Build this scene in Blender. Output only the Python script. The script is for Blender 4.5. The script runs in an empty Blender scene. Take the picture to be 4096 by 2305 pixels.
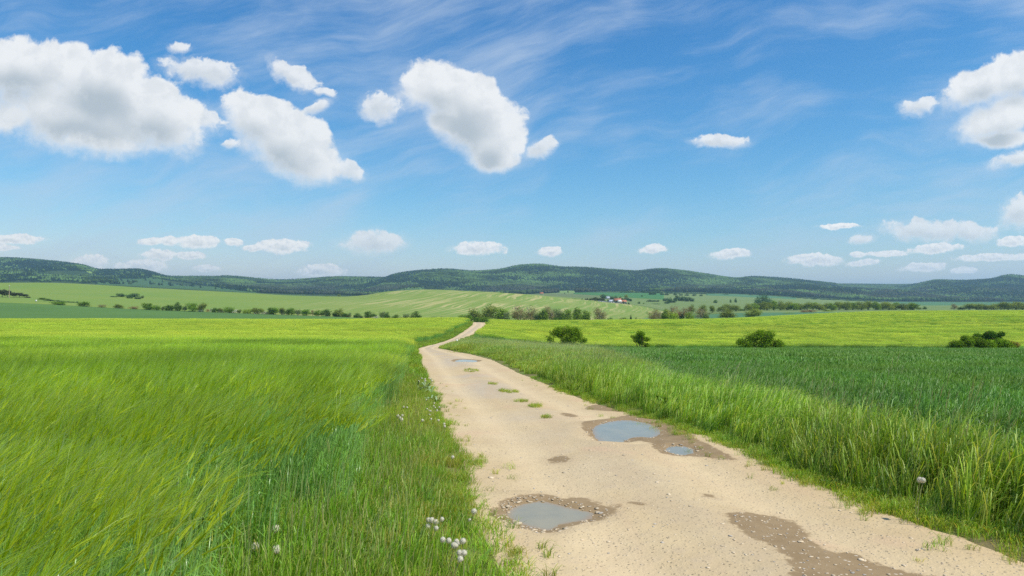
import bpy, math, random
import numpy as np
from mathutils import Vector

random.seed(7)
RS = np.random.RandomState(11)
SC = bpy.context.scene
COL = SC.collection
F = 2958.0            # focal length in photo pixels (photo 4096 wide)
EYE = 1.7
V0 = 1200.0           # row of the eye level
R = math.radians

# ------------------------------------------------------------------ camera
cam_d = bpy.data.cameras.new('camera')
cam_d.sensor_width = 36.0
cam_d.lens = 36.0 * F / 4096.0
cam_d.shift_y = (V0 - 1152.5) / 4096.0
cam_d.clip_start = 0.05
cam_d.clip_end = 60000
cam = bpy.data.objects.new('camera', cam_d)
cam.location = (0, 0, EYE)
cam.rotation_euler = (R(90), 0, 0)
COL.objects.link(cam)
SC.camera = cam

# ------------------------------------------------------------------ sun, exposure
SUN_EL, SUN_AZ = 54.0, 118.0     # azimuth clockwise from +Y (view direction)
sl = bpy.data.lights.new('sun', 'SUN')
sl.energy = 5.0
sl.angle = R(0.53)
sl.color = (1.0, 0.945, 0.85)
sun = bpy.data.objects.new('sun', sl)
_a, _e = R(SUN_AZ), R(SUN_EL)
sdir = Vector((math.sin(_a) * math.cos(_e), math.cos(_a) * math.cos(_e), math.sin(_e)))
sun.rotation_euler = (-sdir).to_track_quat('-Z', 'Y').to_euler()
COL.objects.link(sun)
SC.view_settings.view_transform = 'Standard'
SC.view_settings.look = 'None'
SC.view_settings.gamma = 1.0
SC.view_settings.exposure = 0.0
SC.view_settings.use_curve_mapping = False
SC.render.engine = 'CYCLES'
SC.cycles.max_bounces = 6
SC.cycles.diffuse_bounces = 3
SC.cycles.glossy_bounces = 2
SC.cycles.transmission_bounces = 3
SC.cycles.transparent_max_bounces = 6
SC.cycles.volume_bounces = 1
SC.cycles.use_denoising = False
SC.cycles.denoiser = 'OPENIMAGEDENOISE'
SC.cycles.denoising_prefilter = 'ACCURATE'
SC.cycles.sample_clamp_indirect = 3.0

# ------------------------------------------------------------------ world: sky and clouds
world = bpy.data.worlds.new('World')
SC.world = world
world.use_nodes = True
WT = world.node_tree
WT.nodes.clear()


class NB:
    """small helper that writes node graphs as expressions"""
    def __init__(self, tree): self.t = tree
    def new(self, ty, **kw):
        n = self.t.nodes.new(ty)
        for k, v in kw.items(): setattr(n, k, v)
        return n
    def put(self, sock, v):
        if v is None: return
        if hasattr(v, 'links') or isinstance(v, bpy.types.NodeSocket): self.t.links.new(v, sock)
        else: sock.default_value = v
    def m(self, op, a, b=None, c=None, clamp=False):
        n = self.new('ShaderNodeMath', operation=op, use_clamp=clamp)
        self.put(n.inputs[0], a); self.put(n.inputs[1], b)
        if c is not None: self.put(n.inputs[2], c)
        return n.outputs[0]
    def vm(self, op, a, b=None, c=None, scale=None):
        n = self.new('ShaderNodeVectorMath', operation=op)
        self.put(n.inputs[0], a); self.put(n.inputs[1], b)
        if c is not None: self.put(n.inputs[2], c)
        if scale is not None: self.put(n.inputs[3], scale)
        return n.outputs[1] if op in ('LENGTH', 'DOT_PRODUCT') else n.outputs[0]
    def noise(self, vec, scale, detail=4, rough=0.55, dist=0.0, dim='3D', color=False, lac=2.0):
        n = self.new('ShaderNodeTexNoise', noise_dimensions=dim)
        self.put(n.inputs['Vector'], vec)
        n.inputs['Scale'].default_value = scale
        n.inputs['Detail'].default_value = detail
        n.inputs['Roughness'].default_value = rough
        n.inputs['Lacunarity'].default_value = lac
        n.inputs['Distortion'].default_value = dist
        return n.outputs['Color'] if color else n.outputs['Fac']
    def ss(self, x, a, b, to0=0.0, to1=1.0):
        n = self.new('ShaderNodeMapRange', interpolation_type='SMOOTHSTEP')
        self.put(n.inputs[0], x)
        for i, v in enumerate((a, b, to0, to1)): self.put(n.inputs[i + 1], v)
        return n.outputs[0]
    def mix(self, f, a, b, blend='MIX'):
        n = self.new('ShaderNodeMix', data_type='RGBA', blend_type=blend)
        self.put(n.inputs[0], f)
        self.put(n.inputs[6], a if not isinstance(a, tuple) else a + (1,) * (4 - len(a)))
        self.put(n.inputs[7], b if not isinstance(b, tuple) else b + (1,) * (4 - len(b)))
        return n.outputs[2]
    def comb(self, x, y, z=0.0):
        n = self.new('ShaderNodeCombineXYZ')
        self.put(n.inputs[0], x); self.put(n.inputs[1], y); self.put(n.inputs[2], z)
        return n.outputs[0]
    def sep(self, v):
        n = self.new('ShaderNodeSeparateXYZ'); self.put(n.inputs[0], v)
        return n.outputs


W = NB(WT)
sky = W.new('ShaderNodeTexSky', sky_type='NISHITA')
sky.sun_disc = False
sky.sun_elevation = R(SUN_EL)
sky.sun_rotation = R(SUN_AZ)
sky.altitude = 400
sky.air_density = 1.15
sky.dust_density = 0.35
sky.ozone_density = 3.0
SKY_STRENGTH = 0.115
tc = W.new('ShaderNodeTexCoord')
dx, dy, dz = W.sep(tc.outputs['Generated'])
ay = W.m('MAXIMUM', W.m('ABSOLUTE', dy), 0.12)
# direction written as slopes: k-units = 1000 * tan, so a cloud keeps its compass bearing and height
qu = W.m('MULTIPLY_ADD', W.m('DIVIDE', dx, ay), F / 1000, 2.048)
qv = W.m('MULTIPLY_ADD', W.m('DIVIDE', dz, ay), -F / 1000, V0 / 1000)
Q = W.comb(qu, qv)

# (centre u, centre v, half width, half height, tilt deg) in thousandths
BIG = [
 (0.10, 0.27, 0.30, 0.135, 0), (0.42, 0.33, 0.30, 0.155, 16), (0.34, 0.46, 0.44, 0.155, 8), (0.64, 0.45, 0.23, 0.14, 22),
 (0.03, 0.47, 0.09, 0.055, 0),
 (1.02, 0.465, 0.16, 0.105, 26), (1.16, 0.57, 0.24, 0.135, 20), (1.24, 0.64, 0.14, 0.075, 8),
 (1.75, 0.35, 0.19, 0.110, 8), (1.90, 0.43, 0.21, 0.140, 20), (1.88, 0.50, 0.15, 0.110, 20), (1.99, 0.56, 0.13, 0.115, 0), (1.97, 0.64, 0.11, 0.055, 0), (1.79, 0.49, 0.10, 0.045, 20),
 (3.95, 0.33, 0.21, 0.095, -18), (4.10, 0.30, 0.12, 0.09, 0), (4.02, 0.47, 0.22, 0.075, -18), (4.00, 0.555, 0.15, 0.035, -6),
]
MID = [
 (0.42, 0.565, 0.17, 0.035, 4), (0.80, 0.46, 0.09, 0.06, 20), (1.40, 0.675, 0.06, 0.040, 10), (0.92, 0.565, 0.04, 0.025, 0),
 (2.17, 0.59, 0.080, 0.038, -28), (1.52, 0.43, 0.085, 0.06, 10),
 (0.82, 0.29, 0.17, 0.060, 8), (0.72, 0.19, 0.06, 0.03, 0), (1.17, 0.30, 0.12, 0.045, 30), (1.29, 0.375, 0.05, 0.02, 10), (1.27, 0.43, 0.06, 0.022, -20),
 (3.68, 0.42, 0.085, 0.038, -10), (4.08, 0.63, 0.14, 0.032, -14), (2.87, 0.56, 0.125, 0.030, 0),
 (3.72, 0.92, 0.21, 0.050, 0), (3.88, 0.925, 0.13, 0.045, 4), (3.45, 0.955, 0.055, 0.022, 0), (4.08, 0.85, 0.08, 0.07, -20), (1.50, 0.965, 0.135, 0.052, 0),
]
SMALL = [
 (0.05, 0.955, 0.11, 0.018, 0), (0.02, 0.99, 0.06, 0.012, 0), (0.36, 1.052, 0.068, 0.030, 0), (0.57, 1.065, 0.095, 0.024, 0),
 (0.61, 0.965, 0.05, 0.015, 0), (0.68, 0.965, 0.032, 0.018, 0), (0.79, 0.967, 0.082, 0.024, 0), (0.93, 0.968, 0.036, 0.015, 0), (0.635, 1.02, 0.058, 0.021, 0), (0.76, 1.022, 0.058, 0.014, 0),
 (1.13, 0.983, 0.09, 0.027, 0), (1.03, 0.99, 0.06, 0.012, 0), (0.83, 1.073, 0.05, 0.014, 0), (1.29, 1.083, 0.085, 0.025, 0), (1.91, 0.992, 0.095, 0.026, 0),
 (2.20, 1.006, 0.045, 0.017, 0), (2.61, 0.998, 0.05, 0.018, 0), (2.92, 1.016, 0.075, 0.019, -6), (3.26, 1.04, 0.10, 0.022, 0), (3.45, 1.05, 0.06, 0.012, -8),
 (3.36, 0.905, 0.08, 0.012, 0), (3.74, 0.995, 0.10, 0.018, -5), (3.55, 1.012, 0.07, 0.011, 0), (3.98, 1.03, 0.15, 0.014, -2), (3.69, 1.07, 0.085, 0.016, -4), (3.86, 1.082, 0.05, 0.012, 0), (3.43, 1.015, 0.03, 0.011, 0), (4.05, 0.965, 0.06, 0.02, 0),
]


def blobs(vec, lst):
    """signed 'inside-ness' of the nearest of many ellipses"""
    cur = None
    for (cu, cv, ru, rv, t) in lst:
        c, s = math.cos(R(t)), math.sin(R(t))
        o = W.vm('SUBTRACT', vec, (cu, cv, 0))
        if t:
            n = W.new('ShaderNodeVectorRotate', rotation_type='Z_AXIS')
            W.put(n.inputs['Vector'], o); n.inputs['Angle'].default_value = -R(t)
            o = n.outputs[0]
        ln = W.vm('LENGTH', W.vm('MULTIPLY', o, (1 / ru, 1 / rv, 0)))
        cur = ln if cur is None else W.m('SMOOTH_MIN', cur, ln, 0.35)
    return W.m('SUBTRACT', 1.0, cur)


def cloud_layer(lst, sc, warp, up, edge, namp, th=0.0):
    wn = W.vm('SUBTRACT', W.noise(Q, sc * 0.55, 4, 0.55, color=True), (0.5, 0.5, 0.5))
    q1 = W.vm('ADD', Q, W.vm('MULTIPLY', wn, (warp, warp * 0.8, 0)))
    b0 = blobs(q1, lst)
    d0 = W.m('ADD', b0, W.m('MULTIPLY', W.m('SUBTRACT', W.noise(q1, sc, 8, 0.62), 0.5), namp))
    q2 = W.vm('ADD', q1, (up * 0.45, -up, 0))
    d1 = W.m('ADD', blobs(q2, lst), W.m('MULTIPLY', W.m('SUBTRACT', W.noise(q2, sc * 0.6, 2, 0.45), 0.5), namp * 0.55))
    # crisp sunlit tops, ragged thinning undersides
    topn = W.ss(W.m('SUBTRACT', d0, d1), -0.25, 0.55)
    crisp = W.ss(d0, th + edge * 0.12, th + edge * 0.50)
    soft = W.ss(d0, th - edge * 0.40, th + edge * 0.95)
    alpha = W.m('ADD', W.m('MULTIPLY', topn, crisp), W.m('MULTIPLY', W.m('SUBTRACT', 1.0, topn), soft))
    # cloud lying above a point dims it; thin edges stay bright
    thick = W.m('MULTIPLY', W.ss(d1, 0.10, 0.90), W.ss(d0, 0.0, 0.6))
    rel = W.ss(W.m('SUBTRACT', W.noise(q2, sc * 1.7, 5, 0.55), W.noise(q1, sc * 1.7, 5, 0.55)), -0.10, 0.22)
    return alpha, thick, rel


aB, tB, rB = cloud_layer(BIG, 7.5, 0.085, 0.085, 0.50, 1.15, -0.02)
aM, tM, rM = cloud_layer(MID, 13.0, 0.085, 0.020, 0.75, 1.9, -0.05)
aS, tS, rS_ = cloud_layer(SMALL, 25.0, 0.036, 0.010, 0.42, 1.5, -0.22)
white = (0.93, 0.94, 0.95)
grey = (0.50, 0.56, 0.615)
mid = (0.83, 0.85, 0.875)
cB = W.mix(W.m('MULTIPLY', tB, 1.0), W.mix(rB, white, mid), grey)
cM = W.mix(W.m('MULTIPLY', tM, 0.40), W.mix(rM, white, mid), grey)
cS = W.mix(W.m('MULTIPLY', tS, 0.35), W.mix(rS_, (1.08, 1.06, 1.03), (0.88, 0.90, 0.92)), grey)
# thin high cloud: long combed streaks
rot = W.new('ShaderNodeVectorRotate', rotation_type='Z_AXIS')
W.put(rot.inputs['Vector'], Q); rot.inputs['Angle'].default_value = R(14)
cwarp = W.vm('ADD', rot.outputs[0], W.vm('MULTIPLY', W.vm('SUBTRACT', W.noise(Q, 1.1, 3, 0.5, color=True), (0.5, 0.5, 0.5)), (0.5, 0.42, 0)))
st1 = W.noise(W.vm('MULTIPLY', cwarp, (0.9, 4.2, 1)), 1.5, 7, 0.60)
st2 = W.noise(W.vm('MULTIPLY', cwarp, (2.0, 12.0, 1)), 2.0, 4, 0.6)
patch = W.noise(Q, 0.85, 3, 0.5)
left = W.ss(qu, 3.6, 0.2, -0.03, 0.07)
ci = W.m('ADD', W.m('MULTIPLY_ADD', st1, 0.95, W.m('MULTIPLY', st2, 0.22)), W.m('ADD', W.m('MULTIPLY', W.m('SUBTRACT', patch, 0.5), 1.1), left))
aC = W.m('MULTIPLY', W.ss(ci, 0.42, 0.98), 0.62)
s0 = W.sep(W.vm('SCALE', sky.outputs[0], scale=SKY_STRENGTH))
# the photograph's clear, polarised blue: one response curve per channel
skyc = W.comb(W.m('MULTIPLY', W.m('POWER', s0[0], 1.95), 1.55), W.m('MULTIPLY', W.m('POWER', s0[1], 1.28), 1.17), W.m('MULTIPLY', W.m('POWER', s0[2], 0.97), 1.18))
c0 = W.mix(aC, skyc, (0.60, 0.70, 0.84))
c1 = W.mix(W.m('MULTIPLY', aS, 0.97), c0, cS)
c15 = W.mix(W.m('MULTIPLY', aM, 0.90), c1, cM)
c2 = W.mix(W.m('MULTIPLY', aB, 0.97), c15, cB)
up = W.ss(dz, -0.02, 0.0)
c3 = W.mix(up, skyc, c2)
bg = W.new('ShaderNodeBackground')
W.put(bg.inputs[0], c3)
bg.inputs[1].default_value = 1.0
wo = W.new('ShaderNodeOutputWorld')
WT.links.new(bg.outputs[0], wo.inputs[0])
world.cycles.sampling_method = 'MANUAL'
world.cycles.sample_map_resolution = 512
# ------------------------------------------------------------------ number helpers


def hash2(ix, iy, seed):
    with np.errstate(over='ignore'):
        h = (ix.astype(np.int64) * 374761393 + iy.astype(np.int64) * 668265263 + seed * 1442695041) & 0xFFFFFFFF
        h = ((h ^ (h >> 13)) * 1274126177) & 0xFFFFFFFF
        return ((h ^ (h >> 16)) & 0xFFFFFF) / float(0xFFFFFF)


def vnoise(x, y, seed=0):
    x = np.asarray(x, float); y = np.asarray(y, float)
    ix, iy = np.floor(x), np.floor(y)
    fx, fy = x - ix, y - iy
    fx = fx * fx * (3 - 2 * fx); fy = fy * fy * (3 - 2 * fy)
    a = hash2(ix, iy, seed); b = hash2(ix + 1, iy, seed)
    c = hash2(ix, iy + 1, seed); d = hash2(ix + 1, iy + 1, seed)
    return (a * (1 - fx) + b * fx) * (1 - fy) + (c * (1 - fx) + d * fx) * fy


def fbm(x, y, seed=0, oct=4, g=0.5):
    s, a, n = 0.0, 1.0, 0.0
    for o in range(oct):
        s = s + a * vnoise(x * 2 ** o + 17.3 * o, y * 2 ** o - 9.1 * o, seed + o)
        n += a; a *= g
    return s / n


def sst(x, a, b):
    t = np.clip((np.asarray(x, float) - a) / (b - a), 0, 1)
    return t * t * (3 - 2 * t)


def pchip(xs, ys, x):
    xs = np.asarray(xs, float); ys = np.asarray(ys, float)
    h = np.diff(xs); sl_ = np.diff(ys) / h
    m = np.zeros_like(ys)
    for i in range(1, len(xs) - 1):
        if sl_[i - 1] * sl_[i] > 0:
            w1, w2 = 2 * h[i] + h[i - 1], h[i] + 2 * h[i - 1]
            m[i] = (w1 + w2) / (w1 / sl_[i - 1] + w2 / sl_[i])
    m[0], m[-1] = sl_[0], sl_[-1]
    x = np.clip(np.asarray(x, float), xs[0], xs[-1])
    k = np.clip(np.searchsorted(xs, x) - 1, 0, len(xs) - 2)
    t = (x - xs[k]) / h[k]
    return (ys[k] * (1 + 2 * t) * (1 - t) ** 2 + m[k] * h[k] * t * (1 - t) ** 2
            + ys[k + 1] * t * t * (3 - 2 * t) + m[k + 1] * h[k] * t * t * (t - 1))


def catmull(xs, ys, x):
    """smooth curve through points (not monotone)"""
    xs = np.asarray(xs, float); ys = np.asarray(ys, float)
    h = np.diff(xs)
    m = np.gradient(ys, xs)
    x = np.clip(np.asarray(x, float), xs[0], xs[-1])
    k = np.clip(np.searchsorted(xs, x) - 1, 0, len(xs) - 2)
    t = (x - xs[k]) / h[k]
    return (ys[k] * (1 + 2 * t) * (1 - t) ** 2 + m[k] * h[k] * t * (1 - t) ** 2
            + ys[k + 1] * t * t * (3 - 2 * t) + m[k + 1] * h[k] * t * t * (t - 1))


# ------------------------------------------------------------------ the lie of the land
# each row: distance, then (bearing, line of sight) pairs of the bare ground
def hv(h, d): return V0 - h * F / d
ROWS = [
 (0.3, [(-1500, hv(-1.62, 0.3)), (5600, hv(-1.62, 0.3))]),
 (2.0, [(-1500, hv(-1.64, 2)), (5600, hv(-1.64, 2))]),
 (4.5, [(-1500, hv(-1.68, 4.5)), (0, hv(-1.68, 4.5)), (2048, hv(-1.70, 4.5)), (4096, hv(-1.66, 4.5)), (5600, hv(-1.6, 4.5))]),
 (9.0, [(-1500, hv(-1.85, 9)), (0, hv(-1.88, 9)), (2048, hv(-1.93, 9)), (3000, hv(-1.92, 9)), (5600, hv(-1.85, 9))]),
 (16.5, [(-1500, hv(-2.2, 16.5)), (2048, hv(-2.30, 16.5)), (5600, hv(-2.3, 16.5))]),
 (28, [(-1500, hv(-2.7, 28)), (2048, hv(-2.82, 28)), (5600, hv(-2.95, 28))]),
 (43, [(-1500, hv(-3.25, 43)), (0, hv(-3.3, 43)), (2048, hv(-3.50, 43)), (4200, hv(-3.75, 43)), (5600, hv(-3.75, 43))]),
 (67, [(-1500, 1378), (0, 1388), (1400, 1396), (1900, 1402), (2500, 1420), (4200, 1422), (5600, 1422)]),
 (90, [(-1500, 1360), (0, 1368), (1400, 1383), (1900, 1386), (2400, 1407), (4200, 1409), (5600, 1409)]),
 (112, [(-1500, 1340), (0, 1346), (1400, 1362), (1850, 1363), (2300, 1403), (3000, 1405), (4200, 1407), (5600, 1407)]),
 (130, [(-1500, 1330), (0, 1332), (1400, 1345), (1850, 1345), (2300, 1381), (4200, 1381), (5600, 1381)]),
 (175, [(-1500, 1302), (0, 1305), (1400, 1304), (1850, 1303), (2400, 1326), (3000, 1325), (4200, 1315), (5600, 1310)]),
 (200, [(-1500, 1290), (0, 1294), (900, 1295), (1400, 1292), (1800, 1287), (1900, 1290), (2100, 1297), (2500, 1301), (3000, 1302), (3600, 1290), (4200, 1285), (5600, 1280)]),
 (230, [(-1500, 1284), (0, 1288), (900, 1291), (1500, 1296), (1900, 1302), (2100, 1297), (2500, 1293), (3000, 1287), (3600, 1270), (4200, 1266), (5600, 1262)]),
 (280, [(-1500, 1288), (0, 1291), (900, 1300), (1900, 1318), (2500, 1304), (2800, 1294), (3100, 1275), (3600, 1256), (4200, 1253), (5600, 1250)]),
 (320, [(-1500, 1282), (0, 1284), (900, 1294), (1900, 1322), (2500, 1309), (3000, 1286), (3600, 1259), (4200, 1256), (5600, 1253)]),
 (380, [(-1500, 1250), (0, 1256), (600, 1270), (1000, 1281), (1400, 1291), (1900, 1306), (2500, 1301), (3000, 1286), (3600, 1264), (4200, 1262), (5600, 1258)]),
 (480, [(-1500, 1200), (0, 1214), (600, 1242), (1000, 1256), (1400, 1268), (1700, 1278), (2000, 1282), (2500, 1285), (3000, 1264), (3600, 1258), (4200, 1256), (5600, 1250)]),
 (700, [(-1500, 1160), (0, 1165), (700, 1190), (1200, 1206), (1600, 1200), (1900, 1206), (2300, 1235), (2600, 1253), (3000, 1243), (3300, 1241), (3600, 1240), (4200, 1240), (5600, 1240)]),
 (900, [(-1500, 1135), (0, 1135), (200, 1135), (600, 1154), (1000, 1174), (1180, 1184), (1370, 1187), (1450, 1182), (1560, 1166), (1720, 1160), (1900, 1166), (2100, 1178), (2300, 1198), (2500, 1218), (2700, 1229), (3000, 1230), (3600, 1232), (4200, 1233), (5600, 1233)]),
 (1050, [(-1500, 1142), (0, 1142), (1000, 1190), (1370, 1193), (1600, 1178), (1800, 1172), (2000, 1178), (2200, 1188), (2400, 1203), (2540, 1215), (2700, 1219), (3000, 1222), (3600, 1226), (4200, 1228), (5600, 1228)]),
 (1400, [(-1500, 1150), (0, 1152), (1000, 1195), (1800, 1192), (2200, 1181), (2500, 1191), (2800, 1201), (3100, 1206), (3600, 1218), (4200, 1221), (5600, 1221)]),
 (2000, [(-1500, 1130), (0, 1134), (400, 1140), (700, 1155), (1200, 1180), (1700, 1190), (2000, 1183), (2300, 1172), (2700, 1173), (3000, 1181), (3300, 1198), (3600, 1209), (4200, 1211), (5600, 1211)]),
 (2400, [(-1500, 1095), (0, 1108), (400, 1122), (700, 1142), (1200, 1170), (1700, 1178), (2100, 1170), (2300, 1160), (2700, 1160), (3000, 1170), (3300, 1192), (3600, 1205), (4200, 1206), (5600, 1206)]),
 (3000, [(-1500, 1060), (0, 1070), (300, 1086), (420, 1108), (560, 1100), (700, 1128), (900, 1140), (1200, 1152), (1500, 1136), (1900, 1122), (2300, 1125), (2700, 1125), (3000, 1148), (3300, 1168), (3600, 1178), (3900, 1165), (4200, 1155), (5600, 1150)]),
 (3900, [(-1500, 1045), (0, 1042), (200, 1054), (330, 1070), (400, 1088), (540, 1088), (690, 1113), (860, 1113), (900, 1111), (1130, 1131), (1200, 1127), (1350, 1114), (1540, 1117), (1570, 1107), (1700, 1090), (1780, 1086), (1900, 1094), (2000, 1086), (2080, 1069), (2150, 1065), (2250, 1077), (2340, 1079), (2450, 1087), (2550, 1092), (2640, 1083), (2750, 1093), (2850, 1108), (2950, 1120), (3000, 1115), (3150, 1122), (3300, 1137), (3400, 1154), (3600, 1159), (3660, 1146), (3750, 1127), (3850, 1129), (3950, 1125), (4040, 1107), (4096, 1112), (4300, 1120), (5600, 1120)]),
 (4500, [(-1500, 1100), (5600, 1150)]),
 (7000, [(-1500, 1190), (5600, 1190)]),
 (16000, [(-1500, 1202), (5600, 1202)]),
]
_UG = np.linspace(-1500, 5600, 711)
_LD = np.array([math.log(r[0]) for r in ROWS])
_H = np.array([-(pchip([p[0] for p in r[1]], [p[1] for p in r[1]], _UG) - V0) / F * r[0] for r in ROWS])
_LG = np.linspace(math.log(0.3), math.log(16000), 1600)
_TAB = np.array([pchip(_LD, _H[:, j], _LG) for j in range(len(_UG))]).T


def G(X, Y):
    """height of the bare ground"""
    X = np.asarray(X, float); Y = np.asarray(Y, float)
    r = np.hypot(X, Y)
    d = np.clip(np.maximum(Y, 0.42 * r), 0.31, 15900)
    u = np.clip(2048 + F * X / d, -1499, 5599)
    a = (u + 1500) / 7100 * 710
    b = (np.log(d) - _LG[0]) / (_LG[-1] - _LG[0]) * 1599
    i = np.clip(a.astype(int), 0, 709); j = np.clip(b.astype(int), 0, 1598)
    fa, fb = a - i, b - j
    z = ((_TAB[j, i] * (1 - fa) + _TAB[j, i + 1] * fa) * (1 - fb)
         + (_TAB[j + 1, i] * (1 - fa) + _TAB[j + 1, i + 1] * fa) * fb)
    # spurs and gullies of the wooded hills
    hill = sst(d, 2150, 2700) * (1 - sst(d, 3000, 3500))
    z = z + hill * ((fbm(X / 300, Y / 900, 5, 4) - 0.55) * 95)
    z = z + 0.10 * (fbm(X / 6.0, Y / 6.0, 3, 3) - 0.5) * sst(d, 3, 12) + sst(d, 400, 900) * (fbm(X / 160, Y / 160, 8, 3) - 0.5) * 3.0
    return z + EYE


def g1(x, y): return float(G(np.array([x]), np.array([y]))[0])


def at(u, d):
    """ground point on bearing u at distance d"""
    x = (u - 2048) / F * d
    return x, d, g1(x, d)


def hit(u, v, dmin=3.0, dmax=220.0, lift=0.0):
    """where a line of sight meets the ground"""
    ds = np.exp(np.linspace(math.log(dmin), math.log(dmax), 900))
    z = EYE - (v - V0) / F * ds
    below = z < G((u - 2048) / F * ds, ds) + lift
    k = int(np.argmax(below)) if below.any() else len(ds) - 1
    return float((u - 2048) / F * ds[k]), float(ds[k])


# the track edges
_TD = [0.3, 2, 4.5, 5.6, 9.6, 12, 14, 16.5, 19.5, 26.6, 38, 43, 55, 64, 72, 82, 91, 100, 112, 130, 150, 175, 197, 215, 260]
_TL = [0.72, 0.40, 0.02, -0.17, -0.64, -1.0, -1.28, -1.60, -2.03, -3.0, -4.6, -5.25, -6.9, -8.1, -9.0, -9.9, -10.3, -10.1, -9.8, -9.75, -9.55, -9.5, -10.3, -10.9, -13]
_TR = [3.6, 3.5, 3.25, 3.05, 2.92, 2.62, 2.28, 1.85, 1.33, 0.47, -0.75, -1.35, -3.3, -5.4, -7.1, -8.3, -8.75, -8.45, -8.1, -7.35, -6.7, -6.3, -7.2, -7.8, -9.6]


def XL(d): return pchip(_TD, _TL, d)
def XR(d): return pchip(_TD, _TR, d)


def XBL(d):   # edge of the barley left of the track
    return XL(d) - 1.22 - 0.35 * (1 - sst(d, 3.8, 6.0)) - 1.2 * sst(d, 55, 90) + 0.5 * sst(d, 150, 190)


def XBR(d):   # edge of the barley right of the track (beyond the wheat)
    return XR(d) + 1.3 + 3.0 * (1 - sst(d, 105, 130))


def XW(d):    # edge of the wheat
    return pchip([0, 8, 14, 20, 35, 59, 110, 160], [3.95, 4.00, 4.05, 4.08, 4.85, 6.5, 9.7, 13.5], d)


# ------------------------------------------------------------------ object helpers
def tag(o, label=None, cat=None, group=None, kind=None):
    if label: o['label'] = label
    if cat: o['category'] = cat
    if group: o['group'] = group
    if kind: o['kind'] = kind
    return o


def build_mesh(name, V, Q4=None, T3=None, mat=None, attrs=None, smooth=False):
    me = bpy.data.meshes.new(name)
    V = np.asarray(V, np.float32)
    me.vertices.add(len(V)); me.vertices.foreach_set('co', V.ravel())
    loops, starts, n = [], [], 0
    if T3 is not None and len(T3):
        T3 = np.asarray(T3, np.int32); loops.append(T3.ravel())
        starts.append(np.arange(len(T3), dtype=np.int32) * 3); n += T3.size
    if Q4 is not None and len(Q4):
        Q4 = np.asarray(Q4, np.int32); loops.append(Q4.ravel())
        starts.append(n + np.arange(len(Q4), dtype=np.int32) * 4)
    if loops:
        L = np.concatenate(loops); S = np.concatenate(starts)
        me.loops.add(len(L)); me.loops.foreach_set('vertex_index', L)
        me.polygons.add(len(S)); me.polygons.foreach_set('loop_start', S)
        if smooth: me.polygons.foreach_set('use_smooth', np.ones(len(S), bool))
    for k, a in (attrs or {}).items():
        a = np.asarray(a, np.float32)
        if a.ndim == 1:
            at_ = me.attributes.new(k, 'FLOAT', 'POINT'); at_.data.foreach_set('value', a)
        elif a.shape[1] == 3 and not k.startswith('c'):
            at_ = me.attributes.new(k, 'FLOAT_VECTOR', 'POINT'); at_.data.foreach_set('vector', a.ravel())
        else:
            if a.shape[1] == 3: a = np.concatenate([a, np.ones((len(a), 1), np.float32)], 1)
            at_ = me.attributes.new(k, 'FLOAT_COLOR', 'POINT'); at_.data.foreach_set('color', a.ravel())
    me.update(calc_edges=True)
    me.validate()
    if mat: me.materials.append(mat)
    return me


def link(name, me, parent=None, loc=(0, 0, 0), rotz=0.0, scale=None):
    o = bpy.data.objects.new(name, me)
    o.location = loc
    if rotz: o.rotation_euler = (0, 0, rotz)
    if scale is not None: o.scale = scale if hasattr(scale, '__len__') else (scale,) * 3
    COL.objects.link(o)
    if parent: o.parent = parent
    return o


def grid_faces(nr, nc):
    i = np.arange(nr - 1)[:, None] * nc + np.arange(nc - 1)[None, :]
    i = i.ravel()
    return np.stack([i, i + 1, i + nc + 1, i + nc], 1)


# ------------------------------------------------------------------ materials
def mat(name):
    m = bpy.data.materials.new(name)
    m.use_nodes = True
    m.node_tree.nodes.clear()
    b = NB(m.node_tree)
    out = b.new('ShaderNodeOutputMaterial')
    return m, b, out


def principled(b, out, col, rough=0.8, spec=0.3, normal=None, link_out=True):
    p = b.new('ShaderNodeBsdfPrincipled')
    b.put(p.inputs['Base Color'], col if not isinstance(col, tuple) else col + (1,) * (4 - len(col)))
    b.put(p.inputs['Roughness'], rough)
    b.put(p.inputs['Specular IOR Level'], spec)
    if normal is not None: b.put(p.inputs['Normal'], normal)
    if link_out: b.t.links.new(p.outputs[0], out.inputs[0])
    return p


def bump(b, h, strength=0.5, dist=0.05):
    n = b.new('ShaderNodeBump')
    b.put(n.inputs['Strength'], strength)
    n.inputs['Distance'].default_value = dist
    b.put(n.inputs['Height'], h)
    return n.outputs[0]


def pos(b):
    g = b.new('ShaderNodeNewGeometry')
    return g.outputs['Position']


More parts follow.
